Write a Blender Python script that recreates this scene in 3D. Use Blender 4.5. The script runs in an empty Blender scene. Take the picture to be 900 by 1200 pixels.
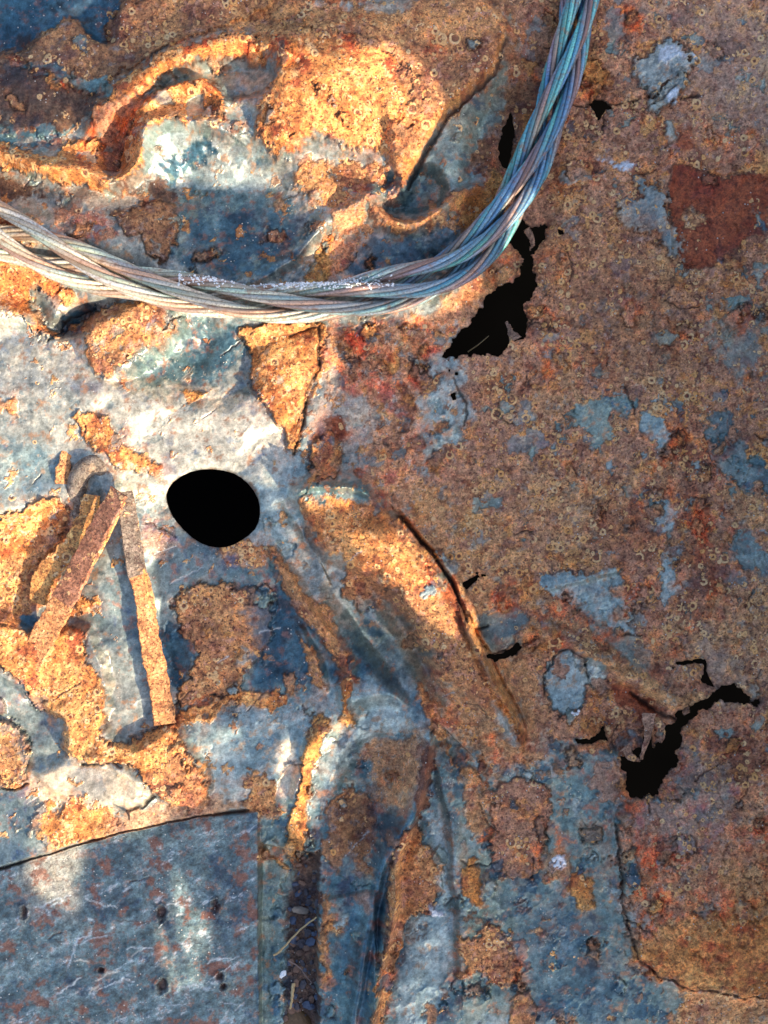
import bpy, math, random
import numpy as np

random.seed(7)
rng = np.random.RandomState(11)
S = 0.0006            # metres per photo unit (the frame is 900 x 1200 units = 0.54 x 0.72 m)
CAMH = 2600.0
scene = bpy.context.scene
COL = scene.collection

def W(x, y, z=0.0):
    return ((x - 450.0) * S, (600.0 - y) * S, z * S)

# ---------------------------------------------------------------- camera
cam = bpy.data.cameras.new("camera")
camo = bpy.data.objects.new("camera", cam)
COL.objects.link(camo)
camo.location = (0, 0, CAMH * S)
cam.sensor_fit = 'VERTICAL'
cam.sensor_height = 36.0
cam.lens = 36.0 * CAMH / 1200.0
cam.clip_start = 0.02
cam.clip_end = 100.0
scene.camera = camo

# ---------------------------------------------------------------- sky and sun
SUN_EL = math.radians(36.0)
AX, AY = 0.80, -0.60                     # horizontal direction towards the sun
sund = (math.cos(SUN_EL) * AX, math.cos(SUN_EL) * AY, math.sin(SUN_EL))
world = bpy.data.worlds.new("World")
scene.world = world
world.use_nodes = True
wn = world.node_tree.nodes
bg = wn["Background"]
sky = wn.new("ShaderNodeTexSky")
sky.sky_type = 'NISHITA'
sky.sun_disc = False
sky.sun_elevation = SUN_EL
sky.sun_rotation = math.atan2(AX, AY)
sky.dust_density = 2.5
sky.air_density = 0.9
sky.ozone_density = 0.6
bg.inputs["Strength"].default_value = 0.15
world.node_tree.links.new(sky.outputs[0], bg.inputs[0])
sl = bpy.data.lights.new("sun", 'SUN')
sl.energy = 4.2
sl.angle = math.radians(0.45)
sl.color = (1.0, 0.80, 0.56)
so = bpy.data.objects.new("sun", sl)
COL.objects.link(so)
import mathutils
so.rotation_euler = mathutils.Vector(sund).to_track_quat('Z', 'Y').to_euler()
scene.view_settings.view_transform = 'Standard'
scene.view_settings.look = 'None'
scene.view_settings.exposure = 1.12
scene.view_settings.gamma = 1.0
scene.cycles.max_bounces = 5

# ---------------------------------------------------------------- numeric helpers
GA = rng.rand(256, 256).astype(np.float32) * 2 * np.pi
GX, GY = np.cos(GA), np.sin(GA)

def pnoise(X, Y, wl, seed=0):
    x = X / wl + 37.3 * seed + 100.0
    y = Y / wl + 91.7 * seed + 100.0
    xi = np.floor(x).astype(np.int32); yi = np.floor(y).astype(np.int32)
    fx = (x - xi).astype(np.float32); fy = (y - yi).astype(np.float32)
    u = fx * fx * fx * (fx * (fx * 6 - 15) + 10); v = fy * fy * fy * (fy * (fy * 6 - 15) + 10)
    def g(a, b, dx, dy):
        a = a & 255; b = b & 255
        return GX[b, a] * dx + GY[b, a] * dy
    n00 = g(xi, yi, fx, fy); n10 = g(xi + 1, yi, fx - 1, fy)
    n01 = g(xi, yi + 1, fx, fy - 1); n11 = g(xi + 1, yi + 1, fx - 1, fy - 1)
    a = n00 + u * (n10 - n00); b = n01 + u * (n11 - n01)
    return (a + v * (b - a)) * 1.5

def fbm(X, Y, wl, oct=4, seed=0, gain=0.5):
    t = 0; a = 1.0; s = 0
    for o in range(oct):
        t = t + a * pnoise(X, Y, wl / (2 ** o), seed + o * 3)
        s += a; a *= gain
    return t / s * 1.4

def sm(a, b, x):
    t = np.clip((x - a) / (b - a), 0, 1)
    return t * t * (3 - 2 * t)

def P(s):
    return np.array([[float(c) for c in p.split(',')] for p in s.split()], dtype=np.float32)

def catmull(p, closed=True, n=3):
    q = []
    m = len(p)
    rngi = range(m if closed else m - 1)
    for i in rngi:
        if closed:
            a, b, c, d = p[(i - 1) % m], p[i], p[(i + 1) % m], p[(i + 2) % m]
        else:
            a, b, c, d = p[max(i - 1, 0)], p[i], p[i + 1], p[min(i + 2, m - 1)]
        for k in range(n):
            t = k / n
            q.append(0.5 * ((2 * b) + (-a + c) * t + (2 * a - 5 * b + 4 * c - d) * t * t + (-a + 3 * b - 3 * c + d) * t ** 3))
    if not closed:
        q.append(p[-1])
    return np.array(q, dtype=np.float32)

# ---------------------------------------------------------------- the sheet's grid
STEP = 1.2
def axis(a, b):
    core = np.arange(a - 14, b + 14, STEP)
    ext = []
    s, v = STEP, 0
    while v < 260:
        s = min(s * 1.06, 9); v += s; ext.append(v)
    ext = np.array(ext)
    return np.concatenate([core[0] - ext[::-1], core, core[-1] + ext]).astype(np.float32)
ax, ay = axis(0, 900), axis(0, 1200)
NX, NY = len(ax), len(ay)
X, Y = np.meshgrid(ax, ay)
WX = fbm(X, Y, 26, 3, 50) ; WY = fbm(X, Y, 26, 3, 60)
SX = fbm(X, Y, 70, 2, 55); SY = fbm(X, Y, 70, 2, 65)
WE = fbm(X, Y, 22, 4, 90, .72)
WX2 = fbm(X, Y, 7, 2, 70) ; WY2 = fbm(X, Y, 7, 2, 80)

def win(p, m):
    x0, y0 = p.min(0) - m; x1, y1 = p.max(0) + m
    i0, i1 = np.searchsorted(ax, [x0, x1]); j0, j1 = np.searchsorted(ay, [y0, y1])
    return slice(j0, max(j1, j0 + 1)), slice(i0, max(i1, i0 + 1))

def seg_d(x, y, p, closed):
    d2 = np.full(x.shape, 1e12, np.float32); m = len(p)
    inside = np.zeros(x.shape, bool)
    sgn = np.ones(x.shape, np.float32); tt = np.zeros(x.shape, np.float32)
    for i in range(m if closed else m - 1):
        a = p[i]; b = p[(i + 1) % m]
        ex, ey = float(b[0] - a[0]), float(b[1] - a[1])
        L = ex * ex + ey * ey
        if L < 1e-9: continue
        rx = x - a[0]; ry = y - a[1]
        t = np.clip((rx * ex + ry * ey) / L, 0, 1)
        dx = rx - t * ex; dy = ry - t * ey
        q = dx * dx + dy * dy
        if closed:
            d2 = np.minimum(d2, q)
            if ey != 0:
                c = ((a[1] > y) != (b[1] > y)) & (x < ex * (y - a[1]) / ey + a[0])
                inside ^= c
        else:
            k = q < d2
            d2 = np.where(k, q, d2)
            sgn = np.where(k, np.where(ex * ry - ey * rx >= 0, 1, -1), sgn)
            tt = np.where(k, (i + t) / (m - 1), tt)
    d = np.sqrt(d2)
    if closed:
        return np.where(inside, -d, d)
    return d * sgn, tt

def region(p, warp=4, warp2=1.5, m=30, smooth=True, er=0.0):
    p = P(p) if isinstance(p, str) else p
    if smooth and len(p) < 40: p = catmull(p, True, 2)
    w = win(p, m)
    x = X[w] + WX[w] * warp + WX2[w] * warp2; y = Y[w] + WY[w] * warp + WY2[w] * warp2
    return w, seg_d(x, y, p, True) + WE[w] * warp * er

def crease(wl, seed, k=.05):          # taut panels that meet in folds
    n = pnoise(X + 26 * SX, Y + 26 * SY, wl, seed); return np.sqrt(n * n + k * k)
H = 12 * fbm(X, Y, 300, 2, 1) + 3.0 * fbm(X, Y, 90, 2, 5)
LEFTNESS = sm(640, 480, X)
H += (5 + 22 * LEFTNESS) * crease(210, 3) + (2 + 9 * LEFTNESS) * crease(105, 7)
C = np.zeros(X.shape + (3,), np.float32)
RING = np.zeros(X.shape, np.float32)  # how densely blistered
RUST = np.zeros(X.shape, np.float32)
SPK = np.zeros(X.shape, np.float32)
LAB = np.zeros(X.shape, np.int32)

# colours by kind: three base tints blended by noise, then fine variation
NA = fbm(X, Y, 60, 5, 100, 0.62); NB = fbm(X, Y, 26, 5, 120, 0.68); NC = fbm(X, Y, 9, 3, 140, 0.85); ND = fbm(X, Y, 120, 4, 160, .6)
NE = fbm(X, Y, 18, 4, 180, 0.7)
def pal(c0, c1, c2, c3=None, k=1.0):
    c0, c1, c2 = [np.array(c, np.float32) for c in (c0, c1, c2)]
    def f(w):
        a = sm(-.30, .30, NA[w] * .6 + NB[w] * .6)[..., None]; b = sm(.05, .42, NB[w] * .7 - NA[w] * .5)[..., None]
        r = c0 + (c1 - c0) * a
        r = r + (c2 - r) * b
        if c3 is not None:
            e = sm(.12, .5, NE[w] * .8 + NC[w] * .4)[..., None]
            r = r + (np.array(c3, np.float32) - r) * e
        return r * (1 + .55 * k * NC[w] + .3 * k * NB[w])[..., None].clip(.35, 1.9)
    return f
PAL = dict(
    grey=pal((.24, .27, .25), (.38, .41, .36), (.12, .18, .19), (.33, .21, .13)),
    pale=pal((.47, .46, .38), (.62, .58, .46), (.26, .29, .30), (.32, .20, .13)),
    cream=pal((.66, .56, .40), (.76, .66, .49), (.60, .48, .33)),
    blue=pal((.085, .17, .19), (.17, .27, .26), (.045, .08, .12), (.22, .13, .10)),
    deep=pal((.032, .09, .135), (.06, .15, .20), (.018, .04, .055), (.12, .08, .08)),
    lblue=pal((.28, .38, .37), (.38, .46, .43), (.16, .25, .27), (.34, .26, .18)),
    teal=pal((.17, .26, .24), (.27, .33, .27), (.07, .14, .18), (.36, .21, .12)),
    rust=pal((.46, .20, .085), (.62, .30, .11), (.24, .09, .05), (.44, .22, .14)),
    bright=pal((.60, .215, .055), (.82, .38, .12), (.34, .085, .03), (.80, .44, .19)),
    orange=pal((.64, .25, .06), (.70, .36, .11), (.36, .12, .04)),
    purple=pal((.54, .265, .145), (.46, .235, .14), (.62, .29, .10), (.28, .14, .10)),
    pinkr=pal((.60, .28, .145), (.68, .36, .18), (.42, .15, .11), (.38, .33, .28)),
    ochre=pal((.56, .29, .13), (.66, .36, .15), (.36, .18, .11), (.32, .28, .21)),
    brown=pal((.30, .145, .07), (.40, .20, .085), (.14, .07, .05), (.20, .16, .14)),
    dark=pal((.10, .06, .045), (.17, .10, .06), (.04, .035, .04)),
    red=pal((.30, .065, .025), (.36, .095, .035), (.20, .05, .03), k=.6),
    maroon=pal((.24, .085, .045), (.32, .13, .06), (.15, .07, .05)),
    white=pal((.75, .78, .80), (.55, .6, .65), (.3, .33, .38)),
    wash=pal((.15, .22, .23), (.23, .30, .28), (.09, .13, .20), (.27, .16, .13)),
)
RUSTY = {'rust', 'bright', 'orange', 'purple', 'pinkr', 'ochre', 'brown', 'dark', 'red', 'maroon'}

names = {}
nextlab = [1]
def paint(kind, p, up=0.0, ring=None, warp=5, warp2=2.0, feather=1.0, op=1.0, part=None, label=None, groove=0.0, spk=None, curl=.35, smooth=True):
    """lay one patch of rust, scale or bare metal: colour, its own thickness and (if a part) its own mesh"""
    w, d = region(p, warp * 1.3, warp2 * 1.4, smooth=smooth, er=1.5)
    fv = feather + 6.0 * sm(.0, .5, NE[w] + .3 * WX[w])
    d = d + 2.2 * NC[w]
    m = sm(1, -1, d / fv) * op
    if kind in RUSTY and up > 0:
        hl = np.exp(-np.maximum(d, 0) / 11.0) * sm(-.2, .4, NB[w]) * .7
        C[w] = C[w] + (C[w] * np.array((1.5, .72, .42), np.float32) + np.array((.05, .01, 0), np.float32) - C[w]) * hl[..., None]
    C[w] = C[w] + (PAL[kind](w) - C[w]) * m[..., None]
    r = 1.0 if kind in RUSTY else 0.0
    RUST[w] += (r - RUST[w]) * m
    if ring is None: ring = .35 if r else 0.0
    RING[w] += (ring - RING[w]) * m
    if spk is not None: SPK[w] += (spk - SPK[w]) * m
    if up:
        H[w] += up * sm(1.0, -1.6, d) * (1 + curl * np.exp(-np.abs(d + 2) / 5.0))
    if groove:
        gm = sm(-.25, .35, fbm(X[w], Y[w], 46, 2, 77) + .25 * (WX[w] > 0)); groove = groove * (.25 + .75 * gm)
        H[w] -= groove * np.exp(-((d - 1.6) / 1.5) ** 2)
        g = (np.exp(-((d - .7) / 1.1) ** 2) * (.2 + .6 * gm))[..., None]
        C[w] = C[w] * (1 - g) + np.array((.05, .025, .015), np.float32) * g
    if part:
        LAB[w] = np.where(d < 0, nextlab[0], LAB[w])
        names[nextlab[0]] = (part, label)
        nextlab[0] += 1

def splotch(kind, p, wl, thr, seed, ring=.0, soft=.05, up=0.0, op=.9, spk=None, gain=.6):
    """irregular natural mottling of one kind inside a zone: corroded through or built up where the noise is high"""
    w, d = region(p, 14, 3)
    n = fbm(X[w] + 4 * WX2[w], Y[w] + 4 * WY2[w], wl, 5, seed, gain)
    m = sm(thr, thr + soft, n) * sm(10, -30, d) * op
    C[w] = C[w] + (PAL[kind](w) - C[w]) * m[..., None]
    r = 1.0 if kind in RUSTY else 0.0
    RUST[w] += (r - RUST[w]) * m; RING[w] += (ring - RING[w]) * m
    if spk is not None: SPK[w] += (spk - SPK[w]) * m
    H[w] += up * m

def lift(p, h, soft=12, warp=4, smooth=True):
    w, d = region(p, warp, 1.0, m=soft + 30, smooth=smooth)
    H[w] += 1.3 * h * sm(soft, -soft, d)

def ridge(p, hs, wl, wr, warp=3):
    """fold along a line; wl / wr are the widths to its left / right going along it (image y down)"""
    p = P(p); q = catmull(p, False, 4)
    m = max(wl, wr) * 2.6 + 6
    w = win(q, m)
    x = X[w] + (SX[w] * 1.4 + .25 * WX[w]) * warp; y = Y[w] + (SY[w] * 1.4 + .25 * WY[w]) * warp
    d, t = seg_d(x, y, q, False)
    hs = np.array(hs if hasattr(hs, '__len__') else [hs, hs], np.float32)
    hh = np.interp(t, np.linspace(0, 1, len(hs)), hs)
    ww = np.where(d > 0, wr, wl)
    H[w] += 1.45 * hh * np.exp(-(d / ww) ** 2)

def crack(p, wd=2.0, depth=6, col=(.03, .02, .015), warp=3):
    q = P(p); w = win(q, 14)
    x = X[w] + WX[w] * warp + WX2[w] * 1.5; y = Y[w] + WY[w] * warp + WY2[w] * 1.5
    d, t = seg_d(x, y, q, False)
    g = np.exp(-(d / wd) ** 2)
    H[w] -= depth * g
    C[w] = C[w] * (1 - g[..., None] * .85) + np.array(col, np.float32) * g[..., None] * .85

# ================================================================ large form of the crumpled sheet
lift("-300,-300 160,-300 140,5 125,50 95,30 75,22 30,55 0,60 -300,80", -16, 8)
# outer rolled fold, top left
ridge("115,150 150,112 200,76 250,58 300,56 335,66", [16, 24, 24, 20, 10], 20, 9)
ridge("-120,150 0,186 60,203 112,212 134,222 160,205 172,178 180,154 215,146 245,152 265,160", [20, 26, 26, 24, 22, 20, 12], 16, 6)
ridge("172,132 200,110 235,100 255,112 260,130", [10, 12, 12, 8], 10, 7)
ridge("140,130 134,165 140,195", [-14, -14, -10], 11, 11)
lift("185,88 220,78 300,76 325,90 322,106 290,116 262,118 240,96 210,98 190,106", -14, 6)
# the large bulge and its sharp right-hand edge
lift("318,70 350,40 440,20 560,-10 592,48 576,84 520,135 490,182 470,222 456,192 400,180 365,166 330,186 304,150 300,100", 20, 22, 2)
ridge("592,46 576,84 520,135 488,184 470,224", [6, 9, 10, 10, 8], 4, 24)
ridge("452,120 458,160 470,218", [0, 8, 10], 12, 5)
ridge("385,110 420,140 440,175", [6, 8, 4], 30, 30)
lift("442,215 470,200 500,198 522,215 515,240 480,250 450,246", -20, 8)
ridge("425,236 445,256 482,266 515,252 550,222 575,228", [10, 16, 18, 16, 8], 6, 7)
ridge("300,330 350,300 385,262 430,236 468,228", [6, 12, 16, 16, 10], 14, 8)
# dished blue area
lift("210,180 330,190 360,240 470,260 520,290 500,330 260,320 200,290", -22, 28)
# folds left of the rope
ridge("15,345 40,360 60,385 110,370 150,355", [-10, -20, -20, -8], 12, 10)
ridge("0,372 40,378 66,396", [12, 14, 8], 16, 8)
lift("100,400 125,360 200,352 212,380 190,410 150,440 110,430", 14, 10)
lift("205,395 290,380 300,440 260,470 190,460 140,450", -13, 20)
lift("-60,430 100,440 300,470 330,520 240,560 0,560 -100,520", 10, 40)
# dent round the drain-like hole
ridge("200,560 250,545 300,565 310,600", [5, 7, 5], 22, 10)
# flap running down the middle with a hard right edge
lift("346,584 372,570 428,572 468,612 512,668 540,720 575,792 612,868 598,872 556,822 505,775 462,690 420,662 385,650 362,615", 31, 12, 2)
ridge("346,582 380,570 430,580 470,618 512,672 542,722 575,792 610,868", [4, 14, 16, 14, 12, 12, 10, 6], 16, 4)
ridge("350,576 385,566 430,568", [10, 14, 6], 9, 8)
ridge('540,718 575,792 612,868', [12, 18, 10], 14, 3)
ridge('548,716 584,790 620,872', [-10, -14, -8], 2.5, 9)
ridge('425,680 465,725 505,790 555,868', [-8, -18, -18, -6], 9, 14)
ridge("465,600 510,655 545,720", [-16, -20, -10], 3, 11)
ridge("316,645 350,690 385,740 408,780", [8, 14, 14, 8], 7, 9)
ridge("352,735 372,780 382,805", [6, 9, 5], 5, 5)
ridge("408,785 402,815 408,848", [6, 10, 5], 5, 6)
ridge("395,690 440,760 505,840 545,890", [-10, -24, -22, -6], 30, 14)
ridge("350,930 365,868 385,838", [10, 12, 6], 7, 9)
# pale swelling that wraps over the head of the tall fold
ridge("355,880 390,838 432,812 475,812 514,846", [2, 9, 20, 25, 18], 34, 15)
ridge("330,880 300,850 240,870", [4, 9, 4], 20, 20)
lift("400,930 415,880 450,856 480,856 488,880 470,930 445,985 410,990", -12, 16)
# tall fold
ridge("503,862 495,915 480,962 463,1010 456,1080 443,1140 434,1210 420,1330", [16, 36, 40, 40, 38, 36, 36, 30], 6, 26)
ridge("484,960 462,1000 446,1050 438,1110 426,1170 412,1300", [-6, -16, -18, -16, -14, -12], 12, 7)
ridge("507,866 522,930 530,1000 536,1060 540,1140", [2, 7, 10, 11, 6], 26, 5)
ridge("376,955 374,1210", [0, 0], 5, 5)
lift("372,1052 440,1040 446,1500 374,1500", 9, 2, 0, False)
lift("304,990 372,1000 374,1500 304,1500", -15, 3, 1, False)
# right-hand side
ridge("640,740 690,765 735,792 790,822", [8, 14, 16, 8], 16, 7)
ridge("560,760 600,745 640,742", [4, 8, 8], 14, 9)
ridge("640,690 700,672 722,668", [3, 6, 4], 14, 4)
lift("705,800 770,820 768,880 720,880 690,850", -16, 10)
lift("790,195 905,205 905,310 830,312 792,305", -4, 3, 2)
lift("728,950 800,925 905,900 1200,900 1200,1180 900,1168 800,1156 748,1124 728,1050", 11, 7)
ridge("700,60 740,110 780,150 785,240", [4, 7, 7, 3], 10, 14)
ridge("600,110 560,150 550,230", [-8, -12, -6], 16, 16)
lift("585,90 650,60 650,240 600,330 560,330 545,240", -8, 18)
# lower left tongue, leaf and disc
lift("-40,700 40,740 105,735 130,800 125,850 160,872 205,850 235,890 246,925 225,945 180,925 130,892 85,885 75,840 40,815 -40,760", 15, 7)
lift("40,900 90,888 150,895 178,930 150,948 80,938", 12, 12)
ridge("-60,620 0,600 55,586 85,590", [12, 14, 14, 8], 24, 12)
# ================================================================ colour and scale, patch by patch
FULL = (slice(None), slice(None))
C[:] = PAL['grey'](FULL)
SPK[:] = .35
# -- broad zones
rid = 1 - np.abs(fbm(X + 9 * WX, Y + 9 * WY, 110, 4, 350)) * 2.4
H += 1.2 * np.clip(rid, 0, 1) ** 3

paint('purple', "600,-300 1300,-300 1300,1168 900,1166 800,1156 748,1126 728,1050 722,1000 728,935 640,870 545,760 470,625 490,560 545,500 530,430 560,330 540,240 600,120 590,50", 0, .32, 10, 3, 4, part='rusted_skin', label='thin brown rusted skin full of blisters and jagged tears')
paint('brown', "-300,-300 700,-300 640,120 560,210 520,135 590,50 560,0 330,20 180,70 110,150 0,180 -300,160", 0, .4, 8, 3, 4)
paint('teal', "545,770 620,850 700,890 728,950 728,1050 748,1126 800,1156 900,1166 1300,1170 1300,1600 530,1600 540,1140 525,960 500,870", 0, 0, 8, 3, 5, spk=.8)
paint('blue', "290,640 350,690 420,740 500,850 520,880 530,1600 300,1600 300,950 240,900 250,830 210,800 230,700", 0, 0, 8, 3, 6, spk=.6)
paint('ochre', "470,560 560,590 620,640 660,680 640,740 690,765 700,810 640,830 610,870 560,760 520,680", 0, .3, 9, 3, 9)
paint('pinkr', "385,385 500,370 560,320 575,330 540,400 500,440 490,500 470,600 420,560 360,520 380,440", 0, .15, 8, 3, 10)
paint('lblue', "325,460 375,450 430,470 440,530 400,600 340,590 300,560", 0, 0, 12, 4, 12, .7)
paint('pinkr', "440,400 480,395 485,500 500,560 450,600 430,560 445,500", 0, .15, 8, 3, 9, .9)
paint('orange', "515,355 600,350 560,300 540,330", 0, .1, 8, 3, 8, .5)
paint('lblue', "500,420 530,400 548,470 542,520 515,535 495,480", 0, .0, 9, 3, 5, .8, spk=.6)
RZ = "560,-200 1200,-200 1200,1200 800,1150 735,1100 735,900 640,850 560,700 520,560 560,440 640,300 620,120"
TZ = "545,770 620,850 728,950 748,1126 900,1166 1300,1170 1300,1600 530,1600 540,1140 525,960 500,870"
BZ = "200,640 350,660 420,740 500,850 530,900 530,1600 300,1600 300,950 200,900"
LZ = "-300,200 330,200 480,300 500,560 330,700 300,960 -300,1020"
splotch('ochre', RZ, 90, .16, 400, .3, .14, op=.75)
splotch('maroon', RZ, 70, .22, 410, .85, .10, op=.75)
splotch('orange', RZ, 46, .24, 420, .6, .08, .8, .8)
splotch('pinkr', RZ, 60, .26, 426, .35, .12, .5, .45)
splotch('maroon', RZ, 24, .30, 428, 1.0, .06, .8, .85)
splotch('orange', RZ, 15, .38, 429, .6, .06, .6, .8)
splotch('deep', RZ, 12, .60, 431, 0, .05, -.8, .7)
splotch('purple', RZ, 34, .26, 430, .9, .08, 1.2, .8)
splotch('purple', RZ, 80, .22, 436, .05, .12, 0, .8)
splotch('ochre', RZ, 42, .32, 437, 1.0, .06, 1.0, .7)
splotch('wash', RZ, 54, .38, 440, .2, .06, -1.0, .7)
splotch('teal', RZ, 38, .42, 450, .0, .03, -1.8, .9)
splotch('lblue', "640,440 900,440 900,720 760,740 640,560", 26, .40, 455, .0, .03, -1.8, .9)
splotch('rust', TZ, 70, .34, 460, .4, .04, 1.5)
splotch('deep', TZ, 40, .22, 470, 0, .08, -.6, .8, 1.0)
splotch('brown', TZ, 24, .36, 480, .1, .06, .8, .8)
splotch('lblue', TZ, 50, .26, 485, 0, .10, 0, .7)
splotch('teal', BZ, 60, .18, 490, 0, .10, 0, .7, .5)
splotch('brown', BZ, 30, .34, 500, .1, .05, .8, .8)
splotch('deep', BZ, 34, .25, 505, 0, .08, -.5, .8, 1.0)
paint('ochre', '440,680 545,690 600,750 645,830 640,880 600,900 560,890 520,850 500,800 465,760', 0, .2, 9, 3, 7, .92)
# -- top left
paint('deep', "-300,-300 145,-300 140,0 125,25 125,50 105,40 90,24 75,20 50,38 20,52 0,55 -300,70", 0, 0, 4, 2, 1.2, groove=2, spk=.5, part='bare_metal_recess')
paint('brown', "20,60 55,38 80,22 105,42 128,50 140,5 330,-20 300,20 200,60 130,100 110,115 60,90", 4, .5, 5, 2)
paint('blue', "22,76 45,78 70,82 85,92 60,100 25,88", -1, 0, 5, 2, 1.5, spk=.3)
paint('blue', "85,96 100,92 130,98 138,105 120,120 98,112", -1, 0, 5, 2, 1.5)
paint('dark', "0,62 20,75 60,95 110,115 115,145 60,160 0,150 -200,140 -200,60", 2, .3, 8, 3, 3)
paint('blue', "0,150 30,150 70,155 90,150 70,165 20,175 -60,165", 0, 0, 6, 2, 3)
paint('deep', "305,30 312,12 330,-10 338,0 322,20 325,28 350,28 352,40 325,40", -2, 0, 2, 1, 1, part='bare_metal_chip')
paint('bright', "112,145 140,108 180,80 235,55 300,45 345,60 345,75 290,68 240,72 200,92 170,112 140,125 125,150", 5, .8, 5, 2, part='rust_ridge', label='bright orange rust along a rolled ridge')
paint('lblue', "182,100 205,82 240,72 290,72 318,80 324,96 312,106 285,112 270,120 255,98 225,98 195,110", -2, 0, 3, 1, 1, groove=1.5, spk=.1, part='bare_metal_pool', label='smooth pale blue-grey metal pool inside the fold')
paint('purple', "115,150 128,128 165,116 170,135 150,160 142,200 128,205 120,180", 0, .3, 5, 2, 2)
paint('bright', "-200,150 0,168 50,188 112,160 120,190 135,208 142,190 152,155 172,120 205,104 240,97 258,110 264,135 258,150 232,152 215,148 185,152 175,172 170,200 138,222 70,215 0,195 -200,190", 4, .75, 4, 2, groove=1.5, part='rust_ridge', label='crusty orange and yellow rust on the lower curling ridge')
paint('grey', "222,120 232,112 242,118 240,140 230,148 222,138", -3, 0, 2, 1, .8, spk=0)
paint('lblue', "262,132 280,124 298,128 300,150 285,162 266,155", -2, 0, 3, 1, 1)
paint('orange', "232,140 262,136 272,152 262,168 240,160", 2, .5, 4, 2)
paint('white', "262,148 276,152 280,160 262,160", 1, 0, 3, 2, 1)
paint('white', "246,170 262,164 276,170 262,176", 1, 0, 3, 2, 1)
paint('lblue', "176,160 200,148 228,152 236,168 215,186 195,196 172,205 170,180", 0, 0, 4, 2, 2, spk=.1)
paint('lblue', "205,215 225,190 265,175 300,165 318,190 315,222 260,224 205,222", 0, 0, 5, 2, 4, spk=.2)
paint('grey', "226,160 262,140 300,165 290,200 240,200", 0, 0, 5, 2, 4, .8)
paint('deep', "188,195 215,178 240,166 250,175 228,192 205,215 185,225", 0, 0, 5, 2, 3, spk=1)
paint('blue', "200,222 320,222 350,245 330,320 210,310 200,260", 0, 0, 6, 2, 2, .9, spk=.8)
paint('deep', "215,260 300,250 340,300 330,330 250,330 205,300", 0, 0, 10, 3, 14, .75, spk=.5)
paint('bright', "303,50 350,35 400,45 440,55 470,80 500,120 480,170 468,195 440,186 400,178 365,165 335,186 318,182 300,150 305,120 322,110 328,92 318,76 300,70", 4, .75, 6, 3, 3, part='rust_ridge', label='brightest orange rust face of the large bulge')
paint('rust', "350,20 430,10 560,0 590,46 575,84 522,133 490,180 470,218 458,160 480,120 470,85 420,60 370,45", 2, .75, 6, 3, 7, part='rust_ridge', label='brown blistered side of the large bulge ending in a sharp edge')
paint('rust', "140,2 330,-30 340,12 420,10 400,50 330,60 300,45 230,52 190,66 160,60", 1, .6, 8, 3, 7)
paint('grey', "430,2 470,-20 480,10 470,22 440,18", 0, 0, 6, 2, 3, .7)
paint('grey', "300,180 335,190 372,166 402,182 456,192 440,210 380,205 350,215 300,200", 0, .1, 6, 2, 4)
paint('rust', "352,195 400,190 452,196 468,225 430,236 400,250 352,225", 1, .4, 6, 2, 4)
paint('blue', "440,215 470,198 505,196 525,215 515,240 480,250 455,247", 0, 0, 5, 2, 4, spk=.3)
paint('rust', "425,236 448,250 482,260 512,246 545,220 580,222 560,240 520,262 486,276 450,268", 2, .5, 4, 2, 2, groove=1.5, part='curled_lip')
paint('pinkr', "395,245 440,228 468,228 430,245 425,280 405,310 380,320 385,280", 2, .1, 6, 2, 4)
paint('orange', "355,330 378,285 388,280 385,330", 2, .1, 4, 2, 2)
paint('deep', "440,275 490,280 525,255 545,235 545,270 520,310 470,325 410,325 420,290", 0, 0, 8, 3, 8, .85)
paint('teal', "492,205 552,140 592,100 590,120 560,170 540,215 500,200", 0, .1, 10, 3, 8, .85)
paint('rust', '462,70 500,30 560,0 590,46 577,84 524,133 492,180 472,220 460,190 476,130', 0, .5, 3, 2, 2)
paint('orange', "530,250 580,200 600,235 575,290 545,270", 2, .5, 7, 3, 3, part='rust_patch')
paint('cream', "520,300 545,275 560,285 540,305", 0, 0, 5, 2, 5, .6)
paint('brown', "590,100 640,95 650,130 630,200 600,180 575,150", 1, .4, 7, 3, 6)
paint('orange', "612,130 632,140 625,200 605,195", 1, .3, 5, 2, 4, .8)
paint('dark', '-200,200 0,208 60,224 130,232 175,212 205,222 200,240 165,246 120,238 60,236 0,232 -200,230', 0, .1, 5, 3, 4)
paint('brown', '100,232 205,232 206,252 160,250 110,250', 0, .2, 8, 3, 5)
# -- by the rope, left
paint('brown', "134,252 160,248 178,240 192,234 208,245 206,280 195,305 175,300 168,280 148,275", 3, .5, 4, 2, groove=2, part='rust_patch', label='dark brown rust scale above the rope')
paint('pinkr', "65,245 100,246 130,262 135,282 100,285 70,265", 0, .1, 6, 2, 4, .9)
paint('grey', "60,228 130,232 165,240 130,250 70,242", 0, 0, 6, 2, 3, .7)
paint('bright', "-200,245 0,250 55,272 55,290 20,285 -200,290", 2, .4, 6, 2, 3)
paint('bright', "-200,300 0,305 40,310 70,325 60,345 40,342 34,362 55,380 70,398 40,388 0,366 -200,360", 4, .8, 5, 2, groove=2, part='rust_patch', label='crusty yellow orange rust at the left edge')
paint('bright', "68,345 82,338 90,350 78,360", 3, .8, 2, 1)
paint('grey', "36,345 50,340 62,355 72,375 68,388 52,378", -2, 0, 3, 1, 1.5)
paint('deep', "66,388 80,365 115,358 100,372 78,392", -2, 0, 3, 1, 1.5)
paint('pale', "-300,366 0,368 40,388 60,400 110,412 130,440 200,450 300,470 330,500 335,560 290,560 200,590 120,560 90,520 0,560 -300,560", 0, 0, 9, 4, 7, spk=.4)
paint('grey', "0,470 80,450 140,490 90,540 60,580 0,600 -300,600 -300,470", 0, .1, 12, 5, 14, .8)
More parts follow.
